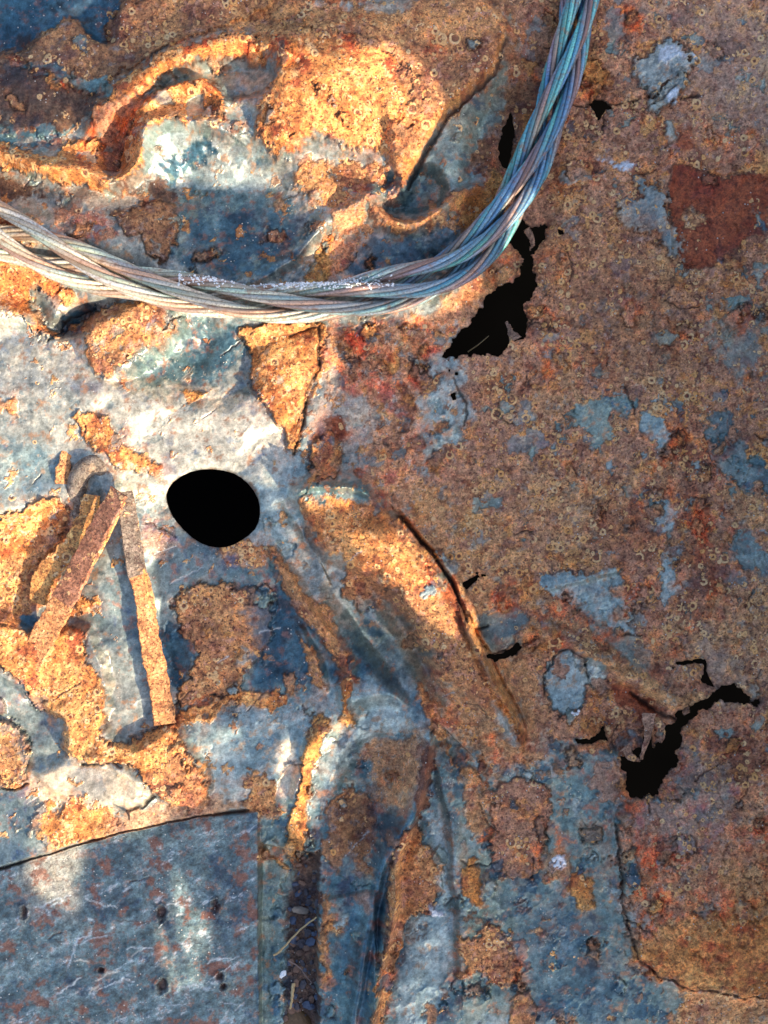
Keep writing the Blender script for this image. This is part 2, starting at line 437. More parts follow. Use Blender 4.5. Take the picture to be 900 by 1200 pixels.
paint('lblue', "0,540 60,530 70,570 30,590 0,600 -200,600", 0, 0, 12, 4, 8, .8)
paint('rust', "72,390 100,372 140,356 192,350 200,356 195,388 212,372 218,380 195,402 170,412 148,422 138,440 124,444 105,425 102,402 105,392", 4, .5, 3, 2, .8, groove=2.2, part='rust_patch', label='orange brown scale hanging below the rope')
paint('blue', "200,358 218,365 255,375 290,385 288,410 262,440 220,455 180,450 150,440 170,415 205,398", 0, 0, 8, 3, 8, .9, spk=1)
paint('deep', "235,395 285,385 280,420 250,450 215,448 225,420", 0, 0, 8, 3, 9, .8)  # this and the previous patch paint in the shade below the rope
paint('orange', "212,460 228,456 246,462 238,468 218,466", 1, .2, 3, 2)
paint('bright', "90,488 110,485 135,498 150,520 168,535 195,546 180,554 155,552 140,545 118,530 100,512", 3, .6, 4, 2, 1, groove=1.2, part='rust_patch', label='thin yellow rust patch above the hole')
paint('bright', "0,470 30,475 25,485 0,482 -60,480", 1, .2, 5, 2, 2, .7)
paint('bright', "280,385 374,378 376,410 372,430 360,462 354,490 350,515 345,535 338,525 330,500 318,480 304,465 294,455 296,430 290,405", 5, .55, 3, 1.5, .8, groove=3, part='rust_flake', label='tapering orange flake pointing down from the rope')
paint('rust', "366,520 385,510 400,515 400,545 392,560 375,566 358,562 366,545", 5, .6, 4, 2, .8, groove=2.5, part='rust_flake', label='small blistered brown flake right of the tapering one')
paint('red', "385,490 405,495 410,518 392,515", 1, .1, 4, 2, 3)
paint('maroon', "470,450 482,455 480,500 470,505", -2, 0, 4, 2, 3, .9)
# -- round the hole and the flap
paint('lblue', "290,575 340,560 352,600 345,640 310,640 300,620", 0, 0, 8, 3, 8, .8, spk=.5)
paint('rust', "255,640 300,635 318,650 300,665 268,662", 1, .8, 5, 3, 2)
paint('wash', "160,620 240,640 320,690 300,760 215,820 170,790 120,740 110,700", 0, 0, 12, 4, 12, .8, spk=.8)
paint('pinkr', "172,610 200,618 205,650 185,655 172,640", 0, 0, 8, 3, 6, .5)
paint('deep', "185,742 215,735 228,760 210,810 198,800", -1, 0, 5, 2, 3, spk=.5)
paint('rust', "208,700 225,690 262,680 280,685 318,700 318,745 305,770 283,790 282,812 250,815 212,830 205,812 225,790 230,765 210,735", 4, .9, 4, 2, .8, groove=1.5, part='rust_patch', label='large brown blistered patch right of the straps')
paint('grey', "215,850 235,838 295,820 330,830 380,800 395,840 350,870 330,930 310,960 250,930 240,900 220,880", 0, 0, 7, 3, 4)
paint('lblue', "225,865 260,835 330,825 400,790 470,800 520,845 530,900 500,870 450,860 400,900 370,960 330,940 300,950 240,905", 0, 0, 9, 3, 7, spk=.2)
paint('cream', "322,880 345,870 350,930 330,925", 0, 0, 6, 2, 6)  # cream painted in for the small sun spot here
paint('bright', "205,840 240,822 300,808 336,818 330,828 280,828 240,838 215,850 200,856", 3, .3, 5, 2, 1.5, part='rust_patch')
paint('rust', "290,905 320,915 325,960 305,975 285,940", 2, .8, 5, 3, 1)
paint('deep', "290,690 350,700 385,745 400,790 330,810 285,805 300,770", 0, 0, 8, 3, 8, .85, spk=1)
paint('rust', "350,590 372,572 425,572 468,612 512,668 540,720 575,792 612,868 595,868 560,822 520,790 495,755 470,720 420,715 400,680 408,650 385,640 362,615", 3, .7, 4, 2, 1.5, part='flap', label='long rusty flap with a hard curled right edge')
paint('bright', "362,590 420,590 455,615 500,672 520,700 480,690 430,665 405,648 378,632", 0, .6, 7, 3, 8, .9)  # brighter rust painted in where the sun patch falls on the flap
paint('blue', "350,578 385,562 425,564 440,590 400,586 365,590", 1, 0, 4, 2, 3, spk=.2)
paint('red', "510,650 530,660 535,700 545,735 530,725 515,690", 0, 0, 5, 2, 4, .9)
paint('rust', "316,642 332,650 352,685 380,712 400,740 412,775 420,795 402,785 385,760 362,725 335,690", 3, .4, 4, 2, 1.2, part='rust_streak')
paint('rust', "354,745 366,755 380,790 384,808 372,800 360,775", 3, .4, 3, 2, 1, part='rust_streak')
paint('orange', "402,790 412,800 408,825 415,842 405,852 398,830", 3, .5, 3, 2, 1, part='rust_streak')
paint('deep', "405,720 440,745 480,800 515,850 505,850 440,800 410,770", 0, 0, 8, 3, 9, .8, spk=.1)
paint('teal', "400,700 470,720 505,790 520,830 480,800 430,760", 0, 0, 8, 3, 9, .7)
paint('rust', "486,800 500,808 520,840 512,846 495,828", 2, .3, 4, 2, 1)
paint('ochre', "505,845 520,856 528,885 545,905 532,895 518,880 508,862", 3, .4, 3, 2, 1, part='rust_streak')
paint('lblue', "578,820 600,850 606,868 596,868 585,850", 0, 0, 3, 2, 3, .8)
# -- bottom middle
paint('orange', "372,838 386,842 376,870 368,905 360,960 354,1000 348,1022 338,1012 336,990 340,960 350,920 356,880", 4, .4, 3, 2, .9, groove=1.5, part='rust_streak', label='narrow orange rust streak running down to the debris gap')
paint('orange', "310,985 322,978 330,990 345,985 345,1008 318,1012 308,1000", 3, .4, 3, 2, .9, groove=1, part='rust_streak')
paint('ochre', "430,880 470,862 500,858 508,880 490,920 455,950 440,930", 0, .1, 7, 3, 8, .9)
paint('brown', "385,935 430,925 440,970 430,1000 442,1020 425,1035 395,1020 380,1000", 2, .15, 6, 2, 3, part='rust_patch', label='smooth dark brown rust patch left of the tall fold')
paint('deep', "440,960 480,940 492,890 500,890 495,940 470,985 460,1000", 0, 0, 5, 2, 5, .85)
paint('blue', "376,1050 440,1030 452,1010 450,1120 432,1200 420,1600 376,1600", 0, 0, 6, 2, 6, .9, spk=.5)
paint('deep', "400,1060 445,1050 440,1140 425,1200 400,1200", 0, 0, 6, 2, 10, .7)
paint('purple', "420,1050 442,1040 448,1055 430,1068", 0, 0, 5, 2, 4, .6)
paint('deep', '490,950 476,985 460,1010 452,1060 444,1110 432,1180 424,1300 410,1300 422,1150 432,1070 442,1005 470,950', 0, 0, 3, 2, 4, .9, spk=.1)  # deep strip paints in the shade left of the tall fold
paint('rust', "488,960 494,985 520,1010 512,1050 500,1065 478,1074 468,1110 455,1160 448,1210 440,1400 425,1400 436,1200 446,1130 455,1070 458,1010 472,972", 3, .7, 3, 2, 1, groove=1.6, part='rust_streak', label='peeling rust scale along the crest of the tall fold')
paint('dark', "452,1080 458,1085 446,1150 440,1210 436,1210 444,1150", -4, 0, 2, 1, 2, .9)
paint('maroon', "490,890 499,862 508,868 507,900 500,945 488,968 486,940", -3, .1, 3, 1, 2, .9)
paint('lblue', "500,960 522,960 530,1050 528,1120 515,1190 505,1400 455,1400 470,1130 482,1080 512,1058 520,1010", 0, 0, 5, 2, 4, spk=.15)
paint('white', "502,1058 512,1060 518,1068 508,1072", 1, 0, 3, 2, 1)
paint('dark', "306,1080 330,1050 345,1010 372,1010 374,1040 374,1400 350,1400 330,1180 335,1100 325,1060", -2, 0, 6, 3, 3)
paint('teal', "304,960 340,1010 345,1030 330,1070 335,1120 325,1400 304,1400", 0, 0, 4, 2, 5, spk=.2)
paint('rust', "378,1055 386,1060 392,1080 384,1110 388,1150 378,1150", 1, .1, 4, 2, 2)
# -- right of the tall fold
paint('ochre', "540,900 565,905 572,960 552,975 545,940", 1, .1, 6, 2, 4, part='rust_patch')
paint('purple', "572,925 600,915 640,925 645,960 632,1015 612,1030 590,1025 572,1000 580,960", 3, .4, 5, 2, 1.2, groove=1.5, part='rust_patch', label='purplish brown rust patch beside the teal metal')
paint('orange', "548,1005 560,1010 568,1040 560,1060 545,1045 540,1030", 2, .3, 4, 2, 2, part='rust_patch')
paint('rust', "540,1100 575,1080 600,1110 612,1140 590,1150 560,1140 545,1125", 3, .8, 6, 3, 1.5, part='rust_patch', label='crumbly brown rust patch low beside the tall fold')
paint('rust', "600,1170 620,1165 630,1200 625,1260 595,1250", 3, .4, 4, 2, 1.2, part='rust_patch')
paint('deep', "600,1030 650,1040 720,1090 740,1180 640,1190 600,1120", 0, 0, 18, 6, 18, .6, spk=1)
paint('teal', "650,960 720,950 722,1050 745,1125 720,1150 690,1080 650,1010", 0, 0, 8, 3, 6, .8, spk=.1)
paint('orange', "662,1030 680,1020 696,1048 692,1064 678,1064", 3, .3, 4, 2, 1.2, part='rust_patch', label='small orange patch by the white spot')
paint('ochre', "634,1010 650,990 668,1005 668,1025 648,1028", 1, 0, 3, 1, 4, .7)
paint('white', "648,1004 660,1002 662,1014 650,1016", 2, 0, 2, 2, 1)
paint('blue', "684,965 722,972 720,1010 700,985", 0, 0, 5, 2, 4, .7)
paint('maroon', "728,945 760,955 758,1000 735,1000", 0, .2, 8, 3, 8, .5)
paint('pinkr', '728,940 790,935 900,900 1200,900 1200,1170 900,1164 800,1152 750,1122 730,1060', 3, .15, 6, 2, 1.5, .45, groove=1.6)
paint('orange', "740,1105 800,1095 900,1070 1200,1040 1200,1180 900,1164 800,1152 760,1130", 0, .3, 8, 3, 12, .7)
paint('orange', "850,1020 900,1000 1200,1000 1200,1100 880,1100", 0, .5, 10, 3, 14, .6)
paint('ochre', "800,1158 900,1168 1200,1172 1200,1300 820,1290", 0, .3, 8, 3, 4)
paint('teal', "728,1000 738,995 748,1020 745,1042 728,1040", 2, 0, 4, 2, 1, groove=1)
# -- the right-hand skin
paint('red', "786,196 840,206 860,208 902,206 902,272 880,275 850,305 815,314 796,308 788,250", 0, .12, 3, 1.5, 1, groove=1.6, part='scraped_patch', label='smooth dark red scraped patch')
paint('red', "795,140 810,145 808,175 794,172", 0, .1, 4, 2, 3, .8)
paint('grey', "748,72 772,50 800,54 812,72 798,92 778,100 766,112 748,100 745,85", 4, .1, 4, 3, 1.2, groove=2, part='torn_scab', label='grey scab with white salt, upper of the pair')
paint('white', "772,58 802,62 806,72 780,72", 1, 0, 5, 3, 2)
paint('grey', "762,112 790,92 802,90 798,112 780,126 764,134", 6, .1, 4, 3, 1.2, groove=2, part='torn_scab', label='grey scab with white salt, lower of the pair')
paint('white', "780,112 794,108 790,120 778,120", 1, 0, 4, 2, 2)
paint('grey', "780,145 788,142 790,165 782,170", 4, .1, 2, 1, 1, groove=1.5)
paint('grey', "655,200 690,198 695,212 660,212", 2, 0, 4, 3, 1.5)
paint('white', "708,190 735,192 732,200 712,198", 1, 0, 5, 4, 2)
paint('grey', "745,205 780,235 792,280 798,302 778,292 755,270 735,270 722,250 725,235 750,232", 3, .3, 6, 3, 1.4, groove=1.5, part='rust_patch', label='grey flaking patch left of the red scraped patch')
paint('orange', "682,76 700,72 708,90 700,120 690,105", 4, .1, 3, 1, 1, groove=1.5, part='rust_flake', label='triangular orange flake right of the rope')
paint('rust', "640,300 720,240 780,300 740,380 660,360", 0, .7, 20, 6, 25, .5)
paint('brown', "700,340 780,330 800,420 740,460 690,420", 0, .5, 20, 6, 25, .55)
paint('teal', "675,475 695,468 718,465 742,470 735,480 715,485 712,500 706,530 700,530 690,510 675,495", -1, 0, 5, 3, 1, spk=.2)
paint('lblue', "748,485 762,482 785,505 784,520 775,530 760,512 750,505", -1, 0, 4, 2, 1, spk=.1)
paint('blue', "832,490 850,480 900,545 1200,560 1200,700 905,580 880,575 850,560 834,540", -2, 0, 7, 3, 2, .9, spk=.2)
paint('teal', "830,370 870,350 900,380 895,440 850,430 832,400", 0, .3, 14, 5, 8, .75)
paint('grey', "760,0 900,0 1200,0 1200,150 850,150 800,60", 0, .4, 30, 8, 30, .3)
paint('teal', "845,350 870,345 885,355 870,365", 2, 0, 4, 2, 1)
paint('lblue', "758,585 775,580 792,600 786,620 765,625 760,605", -1, .1, 4, 2, 1.5)
paint('lblue', "775,650 790,640 802,645 788,665 798,690 785,698 775,680", -1, 0, 4, 2, 1.2)
paint('blue', "852,635 880,620 905,650 1100,660 1100,680 900,672 870,665", -1, 0, 5, 2, 2, .9)
paint('maroon', "790,640 840,640 850,680 820,700 800,680", 0, .9, 8, 4, 5, .7)
paint('ochre', "600,560 720,560 740,640 640,640", 0, .9, 25, 6, 22, .6)
paint('maroon', "700,590 760,590 760,650 720,670 700,640", 0, .9, 14, 4, 8, .55)
paint('lblue', "636,672 690,672 722,664 732,690 738,730 752,745 735,745 712,735 690,722 660,700 640,695", 1, 0, 4, 2, 1.5, groove=1.2, spk=.2, part='bare_metal_patch', label='triangular pale teal patch of bare metal')
paint('teal', "690,722 735,742 752,748 756,790 740,785 720,760", 0, 0, 6, 2, 4, .8)
paint('ochre', "650,715 700,745 740,780 790,815 840,810 845,820 800,832 770,822 720,790 680,765 650,745", 1, .4, 5, 2, 2.5, part='twisted_fold', label='twisted ochre fold above the largest tear')
paint('brown', "650,725 690,750 705,768 680,762 655,742", 0, .7, 5, 2, 2, .8)
paint('lblue', "640,782 655,770 668,762 682,775 692,800 680,825 664,838 648,832 642,810", -4, 0, 3, 1.5, 1, groove=1.5, spk=.3, part='bare_metal_patch', label='shield-shaped blue patch of bare metal')
paint('lblue', "688,772 705,780 714,800 708,815 694,805", -3, 0, 3, 1.5, 1.5, .9)
paint('red', "715,800 745,808 770,830 768,845 740,835 722,820", 0, 0, 4, 2, 2.5)
paint('blue', "560,722 600,712 625,735 590,765 565,762", -2, .1, 6, 2, 4, .85, spk=.5)
paint('blue', "645,890 720,880 728,940 720,965 690,950 660,920", 1, .1, 9, 4, 4, .9, spk=1)
paint('purple', "690,905 725,900 730,940 700,935", 1, .2, 7, 3, 3, .7)
paint('maroon', "840,870 890,860 900,900 860,915", 0, .9, 8, 3, 5, .7)
def flakes(n, box, kinds, seed):
    q = random.Random(seed)
    for i in range(n):
        x, y, rr = q.uniform(box[0], box[2]), q.uniform(box[1], box[3]), q.uniform(4, 17) * q.uniform(.6, 1)
        a0 = q.random() * 6.28; m = q.randint(5, 8); el = q.uniform(.4, 1)
        pts = np.array([(x + rr * q.uniform(.6, 1.3) * math.cos(a0) * math.cos(6.283 * t / m) - rr * el * q.uniform(.6, 1.2) * math.sin(a0) * math.sin(6.283 * t / m),
                         y + rr * q.uniform(.6, 1.3) * math.sin(a0) * math.cos(6.283 * t / m) + rr * el * q.uniform(.6, 1.2) * math.cos(a0) * math.sin(6.283 * t / m)) for t in range(m)], np.float32)
        k = q.choice(kinds)
        paint(k, pts, q.choice((-1.5, 1.5, 2.5, 3.5)), q.choice((0, .3, .8)), 4, 2.5, 1.0, q.uniform(.5, .95), groove=q.choice((0, 1.5, 2.2)))
flakes(110, (560, 0, 940, 900), ['purple', 'ochre', 'rust', 'rust', 'maroon', 'purple', 'teal', 'orange', 'ochre'], 5)
flakes(50, (735, 860, 960, 1120), ['purple', 'ochre', 'orange', 'maroon', 'wash'], 6)
flakes(70, (530, 850, 800, 1220), ['teal', 'ochre', 'brown', 'deep', 'lblue', 'rust', 'blue'], 7)
flakes(30, (385, 385, 540, 560), ['pinkr', 'orange', 'lblue', 'rust', 'maroon'], 8)
flakes(60, (210, 600, 540, 1220), ['blue', 'brown', 'deep', 'teal', 'orange', 'lblue'], 9)
flakes(45, (0, 0, 560, 330), ['rust', 'brown', 'orange', 'blue', 'grey'], 10)
paint('ochre', "760,740 900,700 1100,700 1100,800 860,800 800,780", 0, .9, 25, 6, 25, .5)
paint('wash', "820,740 870,790 880,830 820,800", 0, .5, 14, 4, 14, .4)
paint('wash', "790,870 850,900 840,980 740,960 790,910", 0, .3, 14, 4, 14, .45)
# -- lower left
paint('bright', "-200,590 0,608 40,588 70,585 80,600 68,640 30,670 0,688 -200,690", 4, .75, 3, 2, 1, groove=1.5, part='rust_patch', label='bright orange rust beside the curled bracket')
paint('rust', "-200,672 0,665 40,640 70,620 88,590 100,600 60,700 30,730 0,760 -200,760", 0, .6, 5, 2, 4)
paint('deep', "24,722 44,718 36,740 24,738", 0, 0, 3, 1, 2)
paint('bright', "-200,700 -20,720 30,740 70,730 80,733 98,740 105,770 125,810 127,840 120,862 150,868 200,845 210,860 232,895 246,915 240,940 225,946 190,935 178,915 160,893 140,888 112,893 85,882 75,868 80,842 60,838 40,822 0,775 -200,760", 3, .8, 3, 2, 1, groove=2, part='rust_tongue', label='thick bright orange tongue of rust below the straps')
paint('rust', "178,915 200,880 232,895 246,915 240,940 225,946 190,935", 0, .9, 5, 3, 3, .9)
paint('bright', "88,700 105,702 116,705 104,718 92,716", 4, .5, 2, 1, 1, part='rust_flake', label='little orange chip between the two straps')
paint('cream', "22,930 60,900 95,890 150,895 178,928 152,946 90,940 40,945", 0, 0, 3, 2, 5, spk=0, part='bare_metal_patch', label='smooth cream coloured leaf of bare metal')
paint('bright', "30,955 80,938 140,945 135,965 110,985 60,988 30,970", 2, .4, 8, 4, 3, part='rust_patch', label='yellow orange rust just above the plate seam')
paint('rust', "-40,848 10,845 32,862 36,885 25,915 0,922 -40,915", 9, 1, 3, 2, 1, groove=3, part='rust_scab', label='round crumbly rust scab at the left edge')
paint('red', "-10,818 5,822 8,835 -10,838", 4, 0, 2, 1, 1)
paint('wash', "0,780 60,840 80,880 30,900 0,850 -200,850 -200,780", 0, 0, 9, 3, 5, .6)
paint('wash', "-200,925 20,925 50,965 40,1000 -200,1060", 0, 0, 8, 3, 5, .8, spk=1)
paint('ochre', "150,948 260,935 298,945 160,975 100,985", 0, .1, 6, 2, 5, .7)
crack("60,400 80,372 112,362", 1.5, 3)
crack("0,921 18,926 34,918", 1.5, 5)
crack("100,892 112,894 135,888 148,896", 1.3, 5)
crack("152,948 168,942 182,930", 2.0, 6)
crack("172,612 200,624 206,630", 1.0, 3)
crack("466,604 488,625 510,652 532,690 545,725", 2.6, 9)
crack("690,120 720,122 750,115", 1.3, 4)
crack("798,116 818,113", 1.4, 5)
crack("640,360 620,380", 1.0, 3)
crack("668,120 690,123", 1.2, 4)
crack("707,130 708,155", 1.1, 4)
crack("600,190 655,180", .9, 1)
crack("545,820 560,826 570,838", 1.2, 3)
crack("570,735 556,738 562,755 578,765 592,762", 2.0, 7)
crack("730,745 752,745", 1.0, 3)
crack("640,815 638,790 652,770 668,760 685,772 690,795", 1.2, 4)
crack("740,812 770,835 790,842", 2.2, 8)
crack("375,300 390,280 395,265", 1.0, 2)
crack("150,200 153,195", 1.0, 2)
crack("340,395 372,382 374,430 360,462 356,490 345,533", 1.8, 3)
paint('orange', '544,720 553,720 586,788 616,864 606,868 574,796', 0, .1, 1.5, 2, 1.5, .7)
paint('orange', '586,46 593,50 578,86 523,138 492,186 473,222 468,218 486,180 518,130 572,82', 0, .1, 1.2, 1.5, 1.2, .75)
paint('teal', '594,54 580,90 528,142 496,190 476,224 520,225 545,190 590,120', 0, .05, 5, 3, 4, .8)
crack('594,50 580,87 525,139 494,188 476,224', 2.4, 8)
paint('orange', '740,1110 770,1085 850,1060 1000,1030 1200,1030 1200,1170 900,1164 800,1150 760,1132', 1.5, .08, 5, 2, 3, .7)
crack("532,440 545,470 545,500", 1.0, 3)
splotch('orange', LZ, 26, .46, 510, .2, .04, .8, .8)
splotch('wash', "-300,360 300,380 340,560 200,640 -300,600", 22, .34, 520, 0, .06, -.5, .6)
splotch('pale', "-300,360 300,380 340,560 200,640 -300,600", 18, .34, 530, 0, .06, .3, .6)
splotch('teal', "0,130 560,180 560,330 0,320", 24, .36, 540, 0, .05, 0, .7)
splotch('rust', "300,170 560,180 560,330 350,330", 30, .34, 545, .2, .05, .5, .8)
splotch('blue', "380,370 540,370 540,600 340,600", 24, .34, 550, 0, .06, -.5, .7)
splotch('orange', "380,370 540,370 540,600 340,600", 20, .32, 560, .2, .08, .4, .7)
splotch('maroon', "380,370 540,370 540,600 340,600", 14, .42, 570, .2, .05, -.3, .8)
# ---- the steel plate, lower left
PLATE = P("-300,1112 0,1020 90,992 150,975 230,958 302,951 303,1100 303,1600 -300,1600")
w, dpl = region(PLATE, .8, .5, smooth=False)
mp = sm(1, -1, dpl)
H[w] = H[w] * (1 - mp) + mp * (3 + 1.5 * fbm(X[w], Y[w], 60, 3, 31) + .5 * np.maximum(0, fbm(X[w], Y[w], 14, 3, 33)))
st = np.sin((Y[w] + .42 * X[w]) / 9 + 3 * NA[w])          # brushed sweep of old coating
pc = PAL['blue'](w) * .6 + PAL['grey'](w) * (1 + .4 * st)[..., None] * .30
fine = fbm(X[w] * .45 + Y[w] * .2, Y[w] * 1.0 + .42 * X[w], 9, 4, 230, .8)
wh = sm(.42, .8, NE[w] * .5 + .25 * st + .9 * fine)[..., None]
pc = pc * np.array((.78, .88, .98), np.float32)
pc = pc + (np.array((.46, .42, .34), np.float32) - pc) * (sm(48, 16, np.abs(X[w] - 62) + 16 * WX[w]) * sm(1090, 1040, Y[w] + 20 * WY[w]) * .6)[..., None]  # warm pale patch, part worn coating, part sun streak put into the colour
pc = pc * (1 + .55 * NE[w] + .5 * fine)[..., None].clip(.3, 1.8)
pc = pc + (np.array((.55, .60, .62), np.float32) - pc) * wh * .8
rp = sm(.12, .42, fbm(X[w], Y[w], 34, 5, 210, .75))[..., None]
pc = pc + (np.array((.22, .09, .055), np.float32) - pc) * rp * .85
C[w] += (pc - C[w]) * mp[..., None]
RUST[w] += (.45 - RUST[w]) * mp; RING[w] *= (1 - mp); SPK[w] += (.6 - SPK[w]) * mp
tp = sm(960, 935, Y[w] - .0 * X[w]) * 0 + sm(296, 285, X[w]); H[w] -= (2 + 10 * tp) * np.exp(-((dpl - 2.2) / 1.9) ** 2) + 4 * sm(.5, 3, dpl) * sm(296, 303, X[w]) * sm(330, 310, X[w])
g = (np.exp(-((dpl - 1.2) / (1.5 + .7 * NB[w])) ** 2) * (.25 + .7 * tp))[..., None]
C[w] = C[w] * (1 - g) + np.array((.05, .02, .015), np.float32) * g
LAB[w] = np.where(dpl < 0, 999, LAB[w])
for hx, hy, rx, ry in ((28, 1068, 5, 8), (189, 1070, 6, 10), (252, 1062, 6, 9), (190, 1155, 7, 10), (258, 1144, 6, 8), (262, 1155, 5, 5), (118, 1136, 4, 4)):
    q = np.sqrt(((X - hx) / rx) ** 2 + ((Y - hy) / ry) ** 2)
    q = q * 1.25 + .45 * WX2 + .4 * WX
    m = sm(1.15, .35, q)
    H -= 6 * m; H += 2.0 * np.exp(-((q - 1.35) / .25) ** 2)
    C += (np.array((.09, .035, .022), np.float32) - C) * (m * .72)[..., None]; st2 = np.exp(-np.maximum(q - 1, 0) / .8)[..., None] * .4; C = C + (C * np.array((1.1, .6, .45), np.float32) - C) * st2
qr = random.Random(44)
for i in range(22):                       # hairline cracks and scratches
    x, y, a = qr.uniform(580, 890), qr.uniform(20, 1100), qr.uniform(0, 6.28)
    pts = [(x, y)]
    for k in range(qr.randint(2, 4)):
        a += qr.uniform(-.7, .7); pts.append((pts[-1][0] + 11 * math.cos(a), pts[-1][1] + 11 * math.sin(a)))
    crack(" ".join("%.1f,%.1f" % p for p in pts), qr.uniform(.7, 1.2), 2.5)
for i in range(26):
    x, y, a, l = qr.uniform(10, 520), qr.uniform(380, 1190), qr.uniform(-.9, -.2), qr.uniform(12, 40)
    lt = qr.random() < .5
    crack("%.1f,%.1f %.1f,%.1f" % (x, y, x + l * math.cos(a), y + l * math.sin(a)), .8, .8 if lt else 1.5, (.5, .5, .47) if lt else (.08, .05, .04), .8)
for i in range(38):
    x, y, l = qr.choice((qr.uniform(8, 285), qr.gauss(120, 60), qr.gauss(215, 22))), qr.uniform(1040, 1195), qr.uniform(4, 14) * qr.choice((1, 1, 3.5)); a = qr.gauss(-.45, .4)
    crack("%.1f,%.1f %.1f,%.1f %.1f,%.1f" % (x, y, x + l * .5 * math.cos(a), y + l * .5 * math.sin(a), x + l * math.cos(a + .08), y + l * math.sin(a + .08)), qr.uniform(.5, 1.2), 0, qr.choice(((.55, .60, .60), (.45, .52, .55), (.60, .58, .50), (.07, .06, .06))), 4)
crack("722,965 726,1010 728,1050 737,1095 750,1124 775,1142 803,1154 850,1163 905,1168", 1.4, 5)
nv = fbm(X, Y, 15, 4, 820, .75)
mm = (sm(.16, .42, nv) * RUST * .62)[..., None]
C = C * (1 - mm) + C * np.array((.55, .33, .30), np.float32) * mm
# fine relief: rust scale is rough, bare metal smoother
H += RUST * (.75 * fbm(X, Y, 8, 2, 40) + .9 * fbm(X, Y, 18, 2, 44))

# ---------------------------------------------------------------- holes and tears
HOLES = [
 ("196,580 204,565 225,553 250,550 275,555 292,567 304,585 306,603 300,620 284,633 266,641 245,640 225,630 208,612 199,596", 0, 0),
 ("600,128 604,150 600,180 596,196 588,192 585,170 590,150", 2, 1),
 ("598,262 605,248 622,262 640,262 641,275 632,290 624,300 626,320 630,336 622,352 614,358 618,375 616,392 600,402 585,418 560,415 535,420 518,418 530,400 545,385 560,365 570,348 588,334 596,330 610,322 616,305 606,290 594,282", 3, 1.5),
 ("692,120 700,114 712,118 718,126 710,128 706,136 700,142 698,130", 1, 1),
 ("653,268 662,270 662,275 655,274", 0, 1),
 ("540,684 556,674 560,663 560,674 578,672 560,678 545,692", 0, 1),
 ("568,766 590,765 606,754 612,758 600,770 580,775", 1, 1),
 ("672,867 690,866 704,860 710,852 714,870 706,868 692,872 676,872", 1, 1),
 ("726,888 745,880 758,876 766,878 776,870 780,852 790,845 795,835 815,825 830,820 838,808 846,800 862,802 872,812 880,822 890,816 886,828 876,826 862,824 845,818 832,830 818,834 808,848 798,858 800,870 790,884 797,892 785,905 776,918 772,930 752,934 738,938 734,920 736,906 728,902", 3, 1.5),
 ("756,866 760,852 766,866 764,882 754,882", 1, 1),
 ("790,776 806,774 828,772 831,792 838,806 826,802 822,796 826,788 824,778 808,778 794,780", 0, .8),
 ("785,780 790,782 788,784", 0, 0),
 ("528,462 534,458 534,468 530,470", 0, 1),
]
HD = np.full(X.shape, 1e3, np.float32)
for s, wa, wb in HOLES:
    w, d = region(s, wa, wb * 1.6, m=24, smooth=wa == 0 and wb == 0, er=.9)
    HD[w] = np.minimum(HD[w], d)
for (a, b, r) in ((535, 438, 2), (527, 434, 1.6), (641, 264, 2), (742, 120, 1.5)):
    HD = np.minimum(HD, np.sqrt((X - a) ** 2 + (Y - b) ** 2) - r)
# tear lips sag or curl, and their edge is corroded dark
H -= 3.0 * np.exp(-np.maximum(HD, 0) / 5.0) * sm(560, 620, X) + 2.5 * np.exp(-np.maximum(HD, 0) / 9.0) * sm(560, 500, X)
H += 9 * np.exp(-np.maximum(HD, 0) / 8.0) * np.clip(fbm(X, Y, 30, 3, 700), -.25, .8) * sm(500, 560, X)
e = (np.exp(-np.maximum(HD, 0) / 4.5) * .55 * sm(-.1, .3, NB))[..., None] * (X[..., None] > 480)
C = C * (1 - e) + np.array((.55, .30, .16), np.float32) * e
e = (np.exp(-np.maximum(HD, 0) / 1.4) * .7 * sm(.3, -.1, NB))[..., None]
C = C * (1 - e) + np.array((.06, .035, .025), np.float32) * e
C = np.clip(C, .004, .92)

gy, gx = np.gradient(HD, ay, ax)
gn = np.maximum(gx * gx + gy * gy, .2)
inside = HD < 0
fk = ~(inside[:-1, :-1] & inside[1:, :-1] & inside[:-1, 1:] & inside[1:, 1:])
mv = inside & (HD > -3 * STEP)
XV = np.where(mv, X - np.clip(HD * gx / gn, -2, 2), X); YV = np.where(mv, Y - np.clip(HD * gy / gn, -2, 2), Y)

# ---------------------------------------------------------------- material of the sheet
def new_mat(name):
    m = bpy.data.materials.new(name); m.use_nodes = True
    nt = m.node_tree
    return m, nt, nt.nodes, nt.links, nt.nodes["Principled BSDF"]

def mnode(N, L, op, a, b=None, c=None, clamp=False):
    n = N.new("ShaderNodeMath"); n.operation = op; n.use_clamp = clamp
    for i, v in enumerate((a, b, c)):
        if v is None: continue
        if isinstance(v, (int, float)): n.inputs[i].default_value = v
        else: L.new(v, n.inputs[i])
    return n.outputs[0]

def mixc(N, L, f, a, b, mode='MIX'):
    n = N.new("ShaderNodeMix"); n.data_type = 'RGBA'; n.blend_type = mode
    for i, v in ((0, f), (6, a), (7, b)):
        if isinstance(v, (int, float)): n.inputs[i].default_value = v
        elif isinstance(v, tuple): n.inputs[i].default_value = (*v, 1)
        else: L.new(v, n.inputs[i])
    return n.outputs[2]

def smooth(N, L, v, a, b, o0=0.0, o1=1.0):
    n = N.new("ShaderNodeMapRange"); n.interpolation_type = 'SMOOTHSTEP'
    L.new(v, n.inputs[0])
    for i, q in enumerate((a, b, o0, o1)): n.inputs[i + 1].default_value = q
    return n.outputs[0]

